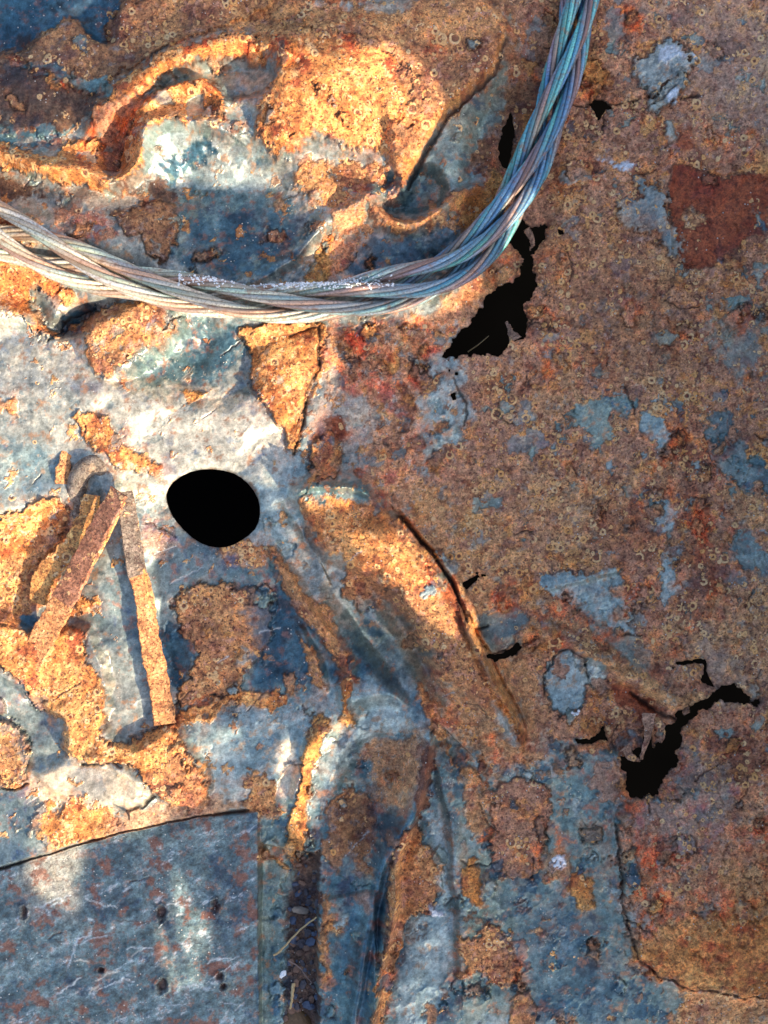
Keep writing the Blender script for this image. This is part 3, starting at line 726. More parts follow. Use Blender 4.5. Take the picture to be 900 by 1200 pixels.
def surface_material(name, use_attr=True, base=(.5, .25, .08), ringd=.6, metal=0.0):
    m, nt, N, L, bs = new_mat(name)
    tc = N.new("ShaderNodeTexCoord"); co = tc.outputs["Object"]
    if use_attr:
        a = N.new("ShaderNodeAttribute"); a.attribute_name = "tint"; col = a.outputs["Color"]
        p = N.new("ShaderNodeAttribute"); p.attribute_name = "wear"
        sp = N.new("ShaderNodeSeparateColor"); L.new(p.outputs["Color"], sp.inputs[0])
        ring, rust, spk = sp.outputs
    else:
        nq = N.new("ShaderNodeTexNoise"); nq.inputs["Scale"].default_value = 95; nq.inputs["Detail"].default_value = 5; nq.inputs["Roughness"].default_value = .7
        L.new(co, nq.inputs["Vector"])
        nr = N.new("ShaderNodeTexNoise"); nr.inputs["Scale"].default_value = 420; nr.inputs["Detail"].default_value = 4; nr.inputs["Roughness"].default_value = .75
        L.new(co, nr.inputs["Vector"])
        col = mixc(N, L, smooth(N, L, nq.outputs[0], .36, .50), tuple(q * .55 for q in base), base)
        col = mixc(N, L, smooth(N, L, nq.outputs[0], .52, .66), col, tuple(min(.85, q * 1.6 + .03) for q in base))
        col = mixc(N, L, smooth(N, L, nr.outputs[0], .56, .62, 0, .8), col, (base[0] * .3, base[1] * .2, base[2] * .25))
        col = mixc(N, L, smooth(N, L, nr.outputs[0], .44, .36, 0, .7), col, tuple(min(.85, q * 1.7 + .02) for q in base))
        def val(x):
            q = N.new("ShaderNodeValue"); q.outputs[0].default_value = x; return q.outputs[0]
        ring, rust, spk = val(ringd), val(1.0), val(.1)
    def noise(scale, det=3, rough=.6, dist=0):
        n = N.new("ShaderNodeTexNoise"); n.inputs["Scale"].default_value = scale; n.inputs["Detail"].default_value = det
        n.inputs["Roughness"].default_value = rough; n.inputs["Distortion"].default_value = dist
        L.new(co, n.inputs["Vector"]); return n
    # slightly warped coordinates keep the blisters from being perfect circles
    nw = noise(420, 2)
    sub = N.new("ShaderNodeVectorMath"); sub.operation = 'SCALE'; sub.inputs["Scale"].default_value = .0016
    L.new(nw.outputs["Color"], sub.inputs[0])
    add = N.new("ShaderNodeVectorMath"); add.operation = 'ADD'; L.new(co, add.inputs[0]); L.new(sub.outputs[0], add.inputs[1])
    clus = smooth(N, L, noise(44, 4, .7).outputs[0], .47, .60)
    def rings(scale, r0, wd, dens):
        sc = N.new("ShaderNodeVectorMath"); sc.operation = 'MULTIPLY'; sc.inputs[1].default_value = (1, 1, 0)
        L.new(add.outputs[0], sc.inputs[0])
        v = N.new("ShaderNodeTexVoronoi"); v.voronoi_dimensions = '2D'; v.inputs["Scale"].default_value = scale
        L.new(sc.outputs[0], v.inputs["Vector"])
        s = N.new("ShaderNodeSeparateColor"); L.new(v.outputs["Color"], s.inputs[0])
        rad = mnode(N, L, 'MULTIPLY_ADD', mnode(N, L, 'POWER', s.outputs[1], 1.8), r0 * 1.25, r0 * .4)
        d = mnode(N, L, 'ABSOLUTE', mnode(N, L, 'SUBTRACT', v.outputs["Distance"], rad))
        rim = smooth(N, L, d, wd, wd * .5)
        cen = smooth(N, L, mnode(N, L, 'SUBTRACT', v.outputs["Distance"], rad), 0, -r0 * .4)
        gate = mnode(N, L, 'LESS_THAN', s.outputs[0], dens)
        return mnode(N, L, 'MULTIPLY', rim, gate), mnode(N, L, 'MULTIPLY', cen, gate), s.outputs[2]
    dens = mnode(N, L, 'MULTIPLY', ring, mnode(N, L, 'MULTIPLY_ADD', clus, .85, .01))
    r1, c1, h1 = rings(170, .25, .20, dens)
    r2, c2, h2 = rings(300, .25, .20, mnode(N, L, 'MULTIPLY', dens, .45))
    n1 = noise(900, 4, .7); n2 = noise(240, 4, .7); n3 = noise(1700, 2, .6)
    r3, c3, h3 = rings(100, .21, .11, mnode(N, L, 'MULTIPLY', dens, .4))
    r1 = mnode(N, L, 'MAXIMUM', r1, r3); c1 = mnode(N, L, 'MAXIMUM', c1, mnode(N, L, 'MULTIPLY', c3, .7))
    # fine value variation
    f = mnode(N, L, 'MULTIPLY_ADD', smooth(N, L, n1.outputs[0], .3, .7),   .80, .60)
    f2 = mnode(N, L, 'MULTIPLY_ADD', smooth(N, L, n2.outputs[0], .3, .7),   .7, .64)
    g = N.new("ShaderNodeCombineColor")
    ff = mnode(N, L, 'MULTIPLY', f, f2)
    ff = mnode(N, L, 'MULTIPLY_ADD', mnode(N, L, 'SUBTRACT', ff, 1.0), mnode(N, L, 'MULTIPLY_ADD', rust, .35, .5), 1.0)
    for i in range(3): L.new(ff, g.inputs[i])
    c = mixc(N, L, 1.0, col, g.outputs[0], 'MULTIPLY')
    # hue drift in rust: towards dark oxide and towards yellow oxide
    h = noise(150, 4, .7)
    c = mixc(N, L, mnode(N, L, 'MULTIPLY', rust, smooth(N, L, h.outputs[0], .54, .70, 0, .75)), c, mixc(N, L, 1.0, c, (.50, .30, .34), 'MULTIPLY'))
    h = noise(118, 4, .7, .4)
    c = mixc(N, L, mnode(N, L, 'MULTIPLY', rust, smooth(N, L, h.outputs[0], .52, .68, 0, .55)), c, mixc(N, L, 1.0, c, (1.45, 1.12, .75), 'MULTIPLY'))
    # every coat: small stains and pin-pricks
    st = smooth(N, L, noise(380, 5, .75).outputs[0], .57, .64)
    c = mixc(N, L, mnode(N, L, 'MULTIPLY', st, .5), c, mixc(N, L, 1.0, c, (.50, .38, .32), 'MULTIPLY'))
    st = smooth(N, L, noise(300, 5, .75, .3).outputs[0], .56, .66)
    c = mixc(N, L, mnode(N, L, 'MULTIPLY', st, .45), c, mixc(N, L, 1.0, c, (1.5, 1.45, 1.4), 'MULTIPLY'))
    # dark oxide pits
    pit = mnode(N, L, 'MULTIPLY', smooth(N, L, noise(520, 3, .6).outputs[0], .56, .64), rust)
    c = mixc(N, L, mnode(N, L, 'MULTIPLY', pit, mnode(N, L, 'MULTIPLY_ADD', ring, .6, .35)), c, (.09, .025, .018))
    # blisters: dark core, pale rim
    c = mixc(N, L, mnode(N, L, 'MULTIPLY', c1, .85), c, (.16, .05, .03))
    c = mixc(N, L, mnode(N, L, 'MULTIPLY', c2, .7), c, (.13, .05, .03))
    rimcol = mixc(N, L, h1, (.86, .42, .13), (.90, .60, .30))
    c = mixc(N, L, mnode(N, L, 'MULTIPLY', r1, .85), c, rimcol)
    c = mixc(N, L, mnode(N, L, 'MULTIPLY', r2, .7), c, rimcol)
    # salt grains
    v = N.new("ShaderNodeTexVoronoi"); v.inputs["Scale"].default_value = 520; L.new(co, v.inputs["Vector"])
    s = N.new("ShaderNodeSeparateColor"); L.new(v.outputs["Color"], s.inputs[0])
    dot = mnode(N, L, 'MULTIPLY', smooth(N, L, v.outputs["Distance"], .34, .2), mnode(N, L, 'LESS_THAN', s.outputs[0], mnode(N, L, 'MULTIPLY', mnode(N, L, 'MULTIPLY', spk, clus), .24)))
    c = mixc(N, L, mnode(N, L, 'MULTIPLY', dot, .85), c, (.70, .68, .62))
    L.new(c, bs.inputs["Base Color"])
    ro = mnode(N, L, 'MULTIPLY_ADD', rust, .42, .36)
    if use_attr: L.new(mnode(N, L, 'MULTIPLY_ADD', rust, -.35, .35), bs.inputs['Metallic'])
    ro = mnode(N, L, 'ADD', ro, mnode(N, L, 'MULTIPLY_ADD', n2.outputs[0], .3, -.15), clamp=True)
    L.new(ro, bs.inputs["Roughness"])
    if metal: bs.inputs["Metallic"].default_value = metal
    # bump
    hh = mnode(N, L, 'MULTIPLY', n1.outputs[0], .7)
    hh = mnode(N, L, 'ADD', hh, mnode(N, L, 'MULTIPLY', n2.outputs[0], 1.6))
    hh = mnode(N, L, 'MULTIPLY', hh, mnode(N, L, 'MULTIPLY_ADD', rust, .85, .12))
    hh = mnode(N, L, 'ADD', hh, mnode(N, L, 'MULTIPLY', r1, .9))
    hh = mnode(N, L, 'ADD', hh, mnode(N, L, 'MULTIPLY', r2, .6))
    hh = mnode(N, L, 'SUBTRACT', hh, mnode(N, L, 'MULTIPLY', c1, .5))
    hh = mnode(N, L, 'SUBTRACT', hh, mnode(N, L, 'MULTIPLY', pit, .8))
    hh = mnode(N, L, 'ADD', hh, mnode(N, L, 'MULTIPLY', dot, 1.0))
    b = N.new("ShaderNodeBump"); b.inputs["Strength"].default_value = 1.0; b.inputs["Distance"].default_value = .0007
    L.new(hh, b.inputs["Height"]); L.new(b.outputs[0], bs.inputs["Normal"])
    return m

M_SHEET = surface_material("corroded_sheet_metal")

# ---------------------------------------------------------------- grid -> meshes
THK = 5.0
VID = np.arange(NX * NY).reshape(NY, NX)
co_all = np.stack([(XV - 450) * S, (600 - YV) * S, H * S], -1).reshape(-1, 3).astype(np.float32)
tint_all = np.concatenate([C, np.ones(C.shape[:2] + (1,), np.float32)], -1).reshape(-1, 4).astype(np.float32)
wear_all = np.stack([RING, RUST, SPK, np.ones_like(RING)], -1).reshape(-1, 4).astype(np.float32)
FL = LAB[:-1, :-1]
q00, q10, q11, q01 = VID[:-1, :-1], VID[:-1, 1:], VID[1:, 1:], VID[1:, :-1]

def build_mesh(name, co, faces, mat, tint=None, wear=None, smooth_=True):
    me = bpy.data.meshes.new(name)
    me.vertices.add(len(co)); me.vertices.foreach_set("co", np.ascontiguousarray(co, np.float32).ravel())
    n = faces.shape[1]
    me.loops.add(faces.size); me.loops.foreach_set("vertex_index", faces.ravel().astype(np.int32))
    me.polygons.add(len(faces)); me.polygons.foreach_set("loop_start", (np.arange(len(faces)) * n).astype(np.int32))
    me.polygons.foreach_set("use_smooth", np.full(len(faces), smooth_, bool))
    me.update(calc_edges=True)
    for nm, arr in (("tint", tint), ("wear", wear)):
        if arr is not None:
            at = me.attributes.new(nm, 'FLOAT_COLOR', 'POINT'); at.data.foreach_set("color", np.ascontiguousarray(arr, np.float32).ravel())
    me.materials.append(mat)
    return me

# vertex normals of the whole grid, so the parts meet without a shading seam
hx = np.gradient(H, ax, axis=1); hy = np.gradient(H, ay, axis=0)
nrm_all = np.stack([-hx, hy, np.ones_like(H)], -1); nrm_all /= np.linalg.norm(nrm_all, axis=-1, keepdims=True)
nrm_all = nrm_all.reshape(-1, 3).astype(np.float32)

def grid_part(name, mask, parent=None):
    f = np.stack([q01[mask], q11[mask], q10[mask], q00[mask]], -1)
    # rims of the tears: a wall of real thickness under every cut edge
    walls = []
    k = fk
    def side(sel, a, b):
        walls.append(np.stack([a[sel], b[sel]], -1))
    up = np.ones_like(k); up[1:] = k[:-1]; side(mask & ~up, q00, q10)
    dn = np.ones_like(k); dn[:-1] = k[1:]; side(mask & ~dn, q11, q01)
    lf = np.ones_like(k); lf[:, 1:] = k[:, :-1]; side(mask & ~lf, q01, q00)
    rt = np.ones_like(k); rt[:, :-1] = k[:, 1:]; side(mask & ~rt, q10, q11)
    wl = np.concatenate(walls)
    used = np.unique(f)
    remap = np.zeros(NX * NY, np.int64); remap[used] = np.arange(len(used))
    co = co_all[used]; ti = tint_all[used]; we = wear_all[used]; nr = nrm_all[used]
    ff = remap[f]
    if len(wl):
        bu = np.unique(wl); r2 = np.zeros(NX * NY, np.int64); r2[bu] = np.arange(len(bu)) + len(used)
        r3 = r2 + len(bu)
        lo = co_all[bu].copy(); lo[:, 2] -= THK * S
        tt = tint_all[bu].copy(); tt[:, :3] *= .6
        co = np.concatenate([co, co_all[bu], lo]); ti = np.concatenate([ti, tt, tt])
        we = np.concatenate([we, wear_all[bu], wear_all[bu]])
        gxy = np.stack([-gx.reshape(-1)[bu], gy.reshape(-1)[bu], np.zeros(len(bu))], -1)
        gxy /= np.maximum(np.linalg.norm(gxy, axis=-1, keepdims=True), 1e-6)
        nr = np.concatenate([nr, gxy, gxy])
        a, b = wl[:, 0], wl[:, 1]
        ff = np.concatenate([ff, np.stack([r2[a], r2[b], r3[b], r3[a]], -1)])
    me = build_mesh(name, co, ff, M_SHEET, ti, we)
    me.normals_split_custom_set_from_vertices(nr.astype(np.float32))
    o = bpy.data.objects.new(name, me); COL.objects.link(o)
    if parent: o.parent = parent
    return o

def thing(name, label, cat, loc=(0, 0, 0), group=None):
    o = bpy.data.objects.new(name, None); COL.objects.link(o)
    o.location = loc; o['label'] = label; o['category'] = cat
    o.empty_display_size = .02
    if group: o['group'] = group
    return o
def tag(o, label, cat, group=None):
    o['label'] = label; o['category'] = cat
    if group: o['group'] = group
    return o

sheet = thing('crumpled_metal_sheet', 'large crumpled sheet of rusted blue-grey metal with torn black holes', 'metal sheet')
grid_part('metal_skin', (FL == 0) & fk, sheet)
for k, (nm, lb) in names.items():
    mk = (FL == k) & fk
    if mk.sum() < 12: continue
    o = grid_part(nm, mk, sheet)
    if lb: o['label'] = lb
pl = grid_part('steel_plate', (FL == 999) & fk)
tag(pl, 'flat scuffed steel plate with small bolt holes behind a dark seam', 'metal plate')

# ---------------------------------------------------------------- floor beneath, painted black for the shade seen through the holes
m, nt, N, L, bs = new_mat("shade_black_floor")
bs.inputs["Base Color"].default_value = (.004, .004, .0045, 1); bs.inputs["Roughness"].default_value = 1
bs.inputs["Specular IOR Level"].default_value = 0
nz = N.new("ShaderNodeTexNoise"); nz.inputs["Scale"].default_value = 60
L.new(mixc(N, L, nz.outputs[0], (.0006, .0006, .0007), (.002, .002, .002)), bs.inputs["Base Color"])
gf = np.array([[-2.5, -2.5, -.42], [2.5, -2.5, -.42], [2.5, 2.5, -.42], [-2.5, 2.5, -.42]])
gm = build_mesh('ground', gf, np.array([[0, 1, 2, 3]]), m, smooth_=False)
go = bpy.data.objects.new('ground', gm); COL.objects.link(go); go['kind'] = 'structure'

def hz(x, y):
    i = int(np.clip(np.searchsorted(ax, x), 0, NX - 1)); j = int(np.clip(np.searchsorted(ay, y), 0, NY - 1))
    return float(H[j, i])

# ---------------------------------------------------------------- sweeps
def frames(p):
    t = np.gradient(p, axis=0); t /= np.maximum(np.linalg.norm(t, axis=1, keepdims=True), 1e-9)
    up = np.array([0, 0, 1.0]); s = np.cross(t, up); s /= np.maximum(np.linalg.norm(s, axis=1, keepdims=True), 1e-6)
    u = np.cross(s, t)
    return t, s, u

def tube(p, r, n=7, col=None):
    """p in photo units (x, y-up, z). returns co, faces, colours"""
    t, s, u = frames(p); m = len(p)
    r = np.broadcast_to(np.asarray(r, float), (m,))
    a = np.arange(n) * 2 * np.pi / n
    co = p[:, None] + r[:, None, None] * (np.cos(a)[None, :, None] * s[:, None] + np.sin(a)[None, :, None] * u[:, None])
    idx = np.arange(m * n).reshape(m, n)
    nx_ = np.roll(idx, -1, 1)
    f = np.stack([idx[:-1], nx_[:-1], nx_[1:], idx[1:]], -1).reshape(-1, 4)
    return co.reshape(-1, 3), f[:, ::-1], None if col is None else np.repeat(col, n, 0)

class Acc:
    def __init__(s): s.c, s.f, s.k, s.n = [], [], [], 0
    def add(s, co, f, k=None):
        s.c.append(co); s.f.append(f + s.n); s.n += len(co)
        if k is not None: s.k.append(k)
    def obj(s, name, mat, parent=None, smooth_=True):
        co = np.concatenate(s.c) * S; ff = np.concatenate(s.f)
        ti = None
        if s.k:
            k = np.concatenate(s.k); ti = np.concatenate([k, np.ones((len(k), 1))], 1)
        me = build_mesh(name, co, ff, mat, ti, None, smooth_)
        o = bpy.data.objects.new(name, me); COL.objects.link(o)
        if parent: o.parent = parent
        return o

def U(p):      # photo coords (x, y, z) -> centred units with y up
    p = np.asarray(p, float); q = p.copy(); q[:, 0] = p[:, 0] - 450; q[:, 1] = 600 - p[:, 1]; return q

def resample(p, n):
    d = np.r_[0, np.cumsum(np.linalg.norm(np.diff(p, axis=0), axis=1))]
    s = np.linspace(0, d[-1], n)
    return np.stack([np.interp(s, d, p[:, i]) for i in range(p.shape[1])], 1), s

# ---------------------------------------------------------------- wire rope
m, nt, N, L, bs = new_mat("weathered_wire")
at = N.new("ShaderNodeAttribute"); at.attribute_name = "tint"
tc = N.new("ShaderNodeTexCoord")
nz = N.new("ShaderNodeTexNoise"); nz.inputs["Scale"].default_value = 700; nz.inputs["Detail"].default_value = 4; L.new(tc.outputs["Object"], nz.inputs["Vector"])
nz2 = N.new("ShaderNodeTexNoise"); nz2.inputs["Scale"].default_value = 160; nz2.inputs["Detail"].default_value = 4; L.new(tc.outputs["Object"], nz2.inputs["Vector"])
c = mixc(N, L, smooth(N, L, nz.outputs[0], .45, .68, 0, .55), at.outputs["Color"], (.14, .09, .07))
c = mixc(N, L, smooth(N, L, nz2.outputs[0], .56, .70, 0, .6), c, (.30, .15, .09))
L.new(c, bs.inputs["Base Color"]); bs.inputs["Metallic"].default_value = .25
bs.inputs["Roughness"].default_value = .42
b = N.new("ShaderNodeBump"); b.inputs["Distance"].default_value = .0004; L.new(nz.outputs[0], b.inputs["Height"]); L.new(b.outputs[0], bs.inputs["Normal"])
M_WIRE = m

rp = catmull(P("-260,165 -130,222 0,276 70,303 140,329 210,347 280,357 350,357 420,351 480,339 525,320 558,293 590,252 618,204 640,150 656,98 668,50 678,0 692,-80 700,-180 704,-260"), False, 8)
zt = np.array([hz(x, y) for x, y in rp])
K = 25
zmax = np.array([zt[max(0, i - K):i + K + 1].max() for i in range(len(zt))])
ker = np.hanning(41); ker /= ker.sum()
zs = np.convolve(np.pad(zmax, 20, mode='edge'), ker, 'valid') + 15
rp3, sarc = resample(U(np.concatenate([rp, zs[:, None]], 1)), 1500)
t, sd, up_ = frames(rp3)
rope = thing('wire_rope', 'thick twisted steel wire rope with cream, blue and teal strands', 'wire rope', )
NS = 4
def blendcol(u, stops):
    xs = [q[0] for q in stops]; cs = np.array([q[1] for q in stops])
    return np.stack([np.interp(u, xs, cs[:, i]) for i in range(3)], 1)
pxx = rp3[:, 0] + 450
for k in range(NS):
    ph = 2 * np.pi * (k / NS) + 2.2 - sarc / 470 * 2 * np.pi
    spread = 1 + .75 * np.clip((160 - pxx) / 180, 0, 1) + .22 * np.exp(-((pxx - 470) / 70) ** 2)
    R = 15.2
    wob = 1 + .12 * np.sin(sarc / 90 + k * 2)
    sc = rp3 + (R * spread * wob * np.cos(ph))[:, None] * sd + (R * .72 * np.sin(ph))[:, None] * up_
    ts, ss, us = frames(sc)
    acc = Acc(); NWI = 7
    for j in range(NWI):
        a = 2 * np.pi * j / NWI + sarc / 230 * 2 * np.pi
        rr = 5.9
        wc = sc + rr * np.cos(a)[:, None] * ss + rr * np.sin(a)[:, None] * us
        # colour: cream on the left, blue through the bend, teal/green on the right; every wire differs
        b0 = blendcol(pxx, [(-200, (.80, .68, .50)), (150, (.80, .70, .54)), (330, (.70, .64, .50)), (480, (.36, .42, .46)), (560, (.17, .34, .44)), (640, (.16, .30, .46)), (700, (.18, .28, .46))])
        gz = np.array([.16, .58, .50]); bz = np.array([.10, .32, .60]); br = np.array([.50, .22, .12])
        n1 = np.sin(sarc / 61 + j * 1.7 + k * 2.6) + .6 * np.sin(sarc / 23 + j * 4.1 + k)
        wt = np.clip(n1 * .7 + .08 + .6 * np.clip((pxx - 560) / 60, 0, 1) * (1 if k in (1, 2) else -.2), 0, .8)[:, None]
        wb = np.clip(np.sin(sarc / 83 + j * 2.9 + k * 1.1) * .8 - .2, 0, .8)[:, None]
        wr_ = np.clip(np.sin(sarc / 47 + j * 5.3 + k * 3.1) * .9 - .2, 0, .75)[:, None]
        dk = np.clip((pxx - 330) / 200, .5, 1)[:, None]; wt = wt * dk; wb = wb * dk
        cc = b0 * (1 - wt) + gz * wt; cc = cc * (1 - wb) + bz * wb; cc = cc * (1 - wr_) + br * wr_
        cc = cc * (.62 + .5 * ((j * 7 + k * 3) % 5) / 4)
        acc.add(*tube(wc, 2.75, 7, cc))
    acc.add(*tube(sc, 4.6, 8, np.full((len(sc), 3), .05) * np.array([1, .7, .6])))
    acc.obj('strand', M_WIRE, rope)
# white salt crust on the upper strand at the bottom of the bend
M_SALT, nt, N, L, bs = new_mat("salt_crust"); bs.inputs["Base Color"].default_value = (.85, .86, .86, 1); bs.inputs["Roughness"].default_value = .6
def nugget(c, r, sq=(1, 1, 1), seed=0, n=8, amp=.5):
    rr = np.random.RandomState(seed)
    th = np.linspace(0, np.pi, n); ph = np.arange(n + 2) * 2 * np.pi / (n + 2)
    k = (rr.rand(n, n + 2) - .5) * amp + 1
    k[0] = k[0, 0]; k[-1] = k[-1, 0]
    co = np.stack([np.sin(th)[:, None] * np.cos(ph)[None] * k, np.sin(th)[:, None] * np.sin(ph)[None] * k, np.cos(th)[:, None] * k], -1)
    co = co.reshape(-1, 3) * np.array(sq) * r
    a = rr.rand() * 6.28; ca, sa = math.cos(a), math.sin(a)
    co = np.stack([co[:, 0] * ca - co[:, 1] * sa, co[:, 0] * sa + co[:, 1] * ca, co[:, 2]], 1) + np.array(c)
    idx = np.arange(n * (n + 2)).reshape(n, n + 2); nx_ = np.roll(idx, -1, 1)
    f = np.stack([idx[:-1], idx[1:], nx_[1:], nx_[:-1]], -1).reshape(-1, 4)
    return co, f

acc = Acc()
from mathutils.bvhtree import BVHTree
vv, fv, off = [], [], 0
for o in rope.children:
    me = o.data; c_ = np.empty(len(me.vertices) * 3, np.float32); me.vertices.foreach_get("co", c_)
    vv.append(c_.reshape(-1, 3)); fi = np.empty(len(me.loops), np.int32); me.loops.foreach_get("vertex_index", fi)
    fv.append(fi.reshape(-1, 4) + off); off += len(me.vertices)
bv = BVHTree.FromPolygons(np.concatenate(vv).tolist(), np.concatenate(fv).tolist())
def top_of_rope(x, y):
    h = bv.ray_cast(mathutils.Vector(((x - 450) * S, (600 - y) * S, .5)), mathutils.Vector((0, 0, -1)))
    return None if h[0] is None else h[0].z / S
for i in range(900):
    x = random.gauss(330, 62); x = min(max(x, 215), 460)
    y = 334 + (x - 330) * .02 + random.gauss(0, 3.6)
    z = top_of_rope(x, y)
    if z is None or z < 14: continue
    acc.add(*nugget((x - 450, 600 - y, z), random.uniform(.6, 1.6), (1.3, .9, .6), i, 5))
for i in range(0):
    x = random.uniform(640, 690); y = random.uniform(0, 130)
    z = top_of_rope(x, y)
    if z is None or z < 14 or random.random() < .5: continue
    acc.add(*nugget((x - 450, 600 - y, z), random.uniform(.5, 1.1), (1, 1, .5), i, 5))
acc.obj('salt_crust', M_SALT, rope)['kind'] = 'stuff'

# ---------------------------------------------------------------- flat straps
M_STRAP = surface_material("rusted_strap", False, (.60, .26, .10), .5)
M_BARE = surface_material("bare_strap_metal", False, (.22, .17, .13), .2)
M_SHADE = surface_material("shaded_strap_rust", False, (.36, .155, .085), .5)  # darker strap rust that paints in the shade on the upper arm
M_EDGE = surface_material("lit_edge_rust", False, (.66, .36, .12), .2)

def ribbon(path, widths, tilts, thick=4.0, n=80, ragged=.6, seed=0, mat=None, name='strap', parent=None):
    """path photo (x,y,z); tilt degrees about the run; box section with softened edges and ragged sides"""
    p = U(np.array(path, float))
    q = catmull(p, False, 12); q, s = resample(q, n)
    wv = np.interp(np.linspace(0, 1, n), np.linspace(0, 1, len(widths)), widths)
    tv = np.radians(np.interp(np.linspace(0, 1, n), np.linspace(0, 1, len(tilts)), tilts))
    t, sd, u = frames(q)
    sdr = np.cos(tv)[:, None] * sd + np.sin(tv)[:, None] * u
    ur = -np.sin(tv)[:, None] * sd + np.cos(tv)[:, None] * u
    rr = np.random.RandomState(seed)
    def jag():
        k = rr.randn(n) * .7; k = np.convolve(np.pad(k, 2, mode='edge'), np.ones(5) / 5, 'valid'); return k * ragged * 1.6 + rr.randn(n) * .08 * ragged
    jl, jr = jag(), jag()
    b = 1.1
    sec = [(-1, -.5, 0), (-1, .5, -b * .6), (-1, .5, -b * 0), (0, .5, 0), (1, .5, 0), (1, .5, -b * .6), (1, -.5, 0), (0, -.5, 0)]
    pts = []
    for (a, h, _), (da, dh) in zip(sec, ((0, 0), (0, -b), (b, 0), (0, 0), (-b, 0), (0, -b), (0, 0), (0, 0))):
        off = a * wv / 2 + da + (jl if a < 0 else jr if a > 0 else 0)
        pts.append(q + off[:, None] * sdr + (h * thick + dh) * ur)
    co = np.stack(pts, 1); m = len(sec)
    wav = rr.randn(n, m) * .12
    co = co + wav[..., None] * ur[:, None]
    idx = np.arange(n * m).reshape(n, m); nx_ = np.roll(idx, -1, 1)
    f = np.stack([idx[:-1], idx[1:], nx_[1:], nx_[:-1]], -1).reshape(-1, 4)
    caps = np.array([[idx[0, 0], idx[0, 1], idx[0, 2], idx[0, 3]], [idx[0, 0], idx[0, 3], idx[0, 4], idx[0, 7]], [idx[0, 4], idx[0, 5], idx[0, 6], idx[0, 7]],
                     [idx[-1, 3], idx[-1, 2], idx[-1, 1], idx[-1, 0]], [idx[-1, 7], idx[-1, 4], idx[-1, 3], idx[-1, 0]], [idx[-1, 7], idx[-1, 6], idx[-1, 5], idx[-1, 4]]])
    a = Acc(); a.add(co.reshape(-1, 3), np.concatenate([f, caps]))
    o = a.obj(name, mat, parent, False)
    return o

strap = thing('bent_metal_strap', 'rusty flat strap bent into an upside-down V over the grey metal', 'metal strap')
ribbon([(33, 782, 19), (56, 742, 25.5), (78, 704, 34)], [31, 30, 29], [4, 8, 14], 4.5, 60, 1.5, 1, M_STRAP, 'strap_end', strap)
ribbon([(78, 704, 34), (98, 668, 42), (118, 628, 50), (147, 577, 56)], [29, 28, 27, 24], [18, 22, 26, 26], 4.5, 80, 1.6, 2, M_SHADE, 'strap_arm', strap)
ribbon([(153, 577, 55.5), (158, 620, 48), (163, 660, 41), (166, 674, 38)], [18, 21, 22, 22], [10, 6, 4, 4], 4.2, 50, .4, 3, M_BARE, 'strap_arm', strap)['label'] = 'bare grey upper arm of the strap'
ribbon([(166, 673, 38.3), (174, 705, 33.5), (178, 745, 29), (188, 795, 22), (195, 847, 18)], [22, 23, 25, 25], [4, 4, 4, 3], 4.2, 90, 1.4, 4, M_STRAP, 'strap_arm', strap)['label'] = 'rusty lower arm of the strap'
ribbon([(160, 584, 52), (168, 640, 43), (176, 690, 35), (182, 730, 30)], [4, 5, 4, 3], [40, 40, 40, 40], 5, 50, .5, 5, M_EDGE, 'strap_edge', strap)
ribbon([(152, 588, 55), (128, 636, 47), (104, 676, 39), (82, 712, 31), (62, 748, 24)], [4, 4, 3.5, 4, 4], [-45] * 5, 3.4, 90, .5, 6, M_EDGE, 'strap_edge', strap)  # bright strip painted in for the sunlit edge of this leg

br = thing('curled_bracket', 'curled rusty bracket with a rounded grey end behind the strap', 'bracket')
ribbon([(46, 706, 12), (54, 676, 17), (76, 652, 22), (94, 628, 25), (106, 604, 27), (110, 580, 26)], [20, 26, 24, 20, 22, 20], [14, 10, 8, 8, 10, 8], 6, 90, 2.2, 7, surface_material("bright_bracket_rust", False, (.66, .30, .09), .5), 'curled_band', br)
q, _ = resample(catmull(U(np.array([(92, 604, 4), (91, 580, 13), (97, 556, 20), (112, 545, 22), (126, 552, 17), (134, 568, 8)], float)), False, 8), 60)
q = q + np.random.RandomState(3).randn(60, 3) * .12
a_ = Acc(); co, f, _ = tube(q, np.interp(np.linspace(0, 1, 60), [0, .3, .6, 1], [9, 12, 12, 9]), 20); a_.add(co, f)
a_.obj('rounded_end', surface_material("dull_grey_metal", False, (.22, .18, .14), .2), br)
ribbon([(80, 530, 14), (77, 552, 19), (72, 580, 14)], [13, 17, 13], [10, 14, 4], 4, 40, 1.2, 8, M_STRAP, 'side_tab', br)

# ---------------------------------------------------------------- debris in the gap, bottom centre
def simple(name, col, rough=.8, var=.4):
    m, nt, N, L, bs = new_mat(name)
    tc = N.new("ShaderNodeTexCoord"); nz = N.new("ShaderNodeTexNoise"); nz.inputs["Scale"].default_value = 500; nz.inputs["Detail"].default_value = 4
    L.new(tc.outputs["Object"], nz.inputs["Vector"])
    L.new(mixc(N, L, nz.outputs[0], tuple(c * (1 - var) for c in col), tuple(min(1, c * (1 + var)) for c in col)), bs.inputs["Base Color"])
    bs.inputs["Roughness"].default_value = rough
    b = N.new("ShaderNodeBump"); b.inputs["Distance"].default_value = .0005; L.new(nz.outputs[0], b.inputs["Height"]); L.new(b.outputs[0], bs.inputs["Normal"])
    return m
M_TWIG = simple("dry_straw", (.42, .31, .16)); M_TWIG2 = simple("dark_twig", (.20, .14, .12))
M_PEB = [simple("dark_slag", (.05, .045, .055), .6), simple("bluish_chip", (.06, .08, .13), .5), simple("brown_chip", (.17, .10, .07)), simple("grey_chip", (.26, .25, .24))]
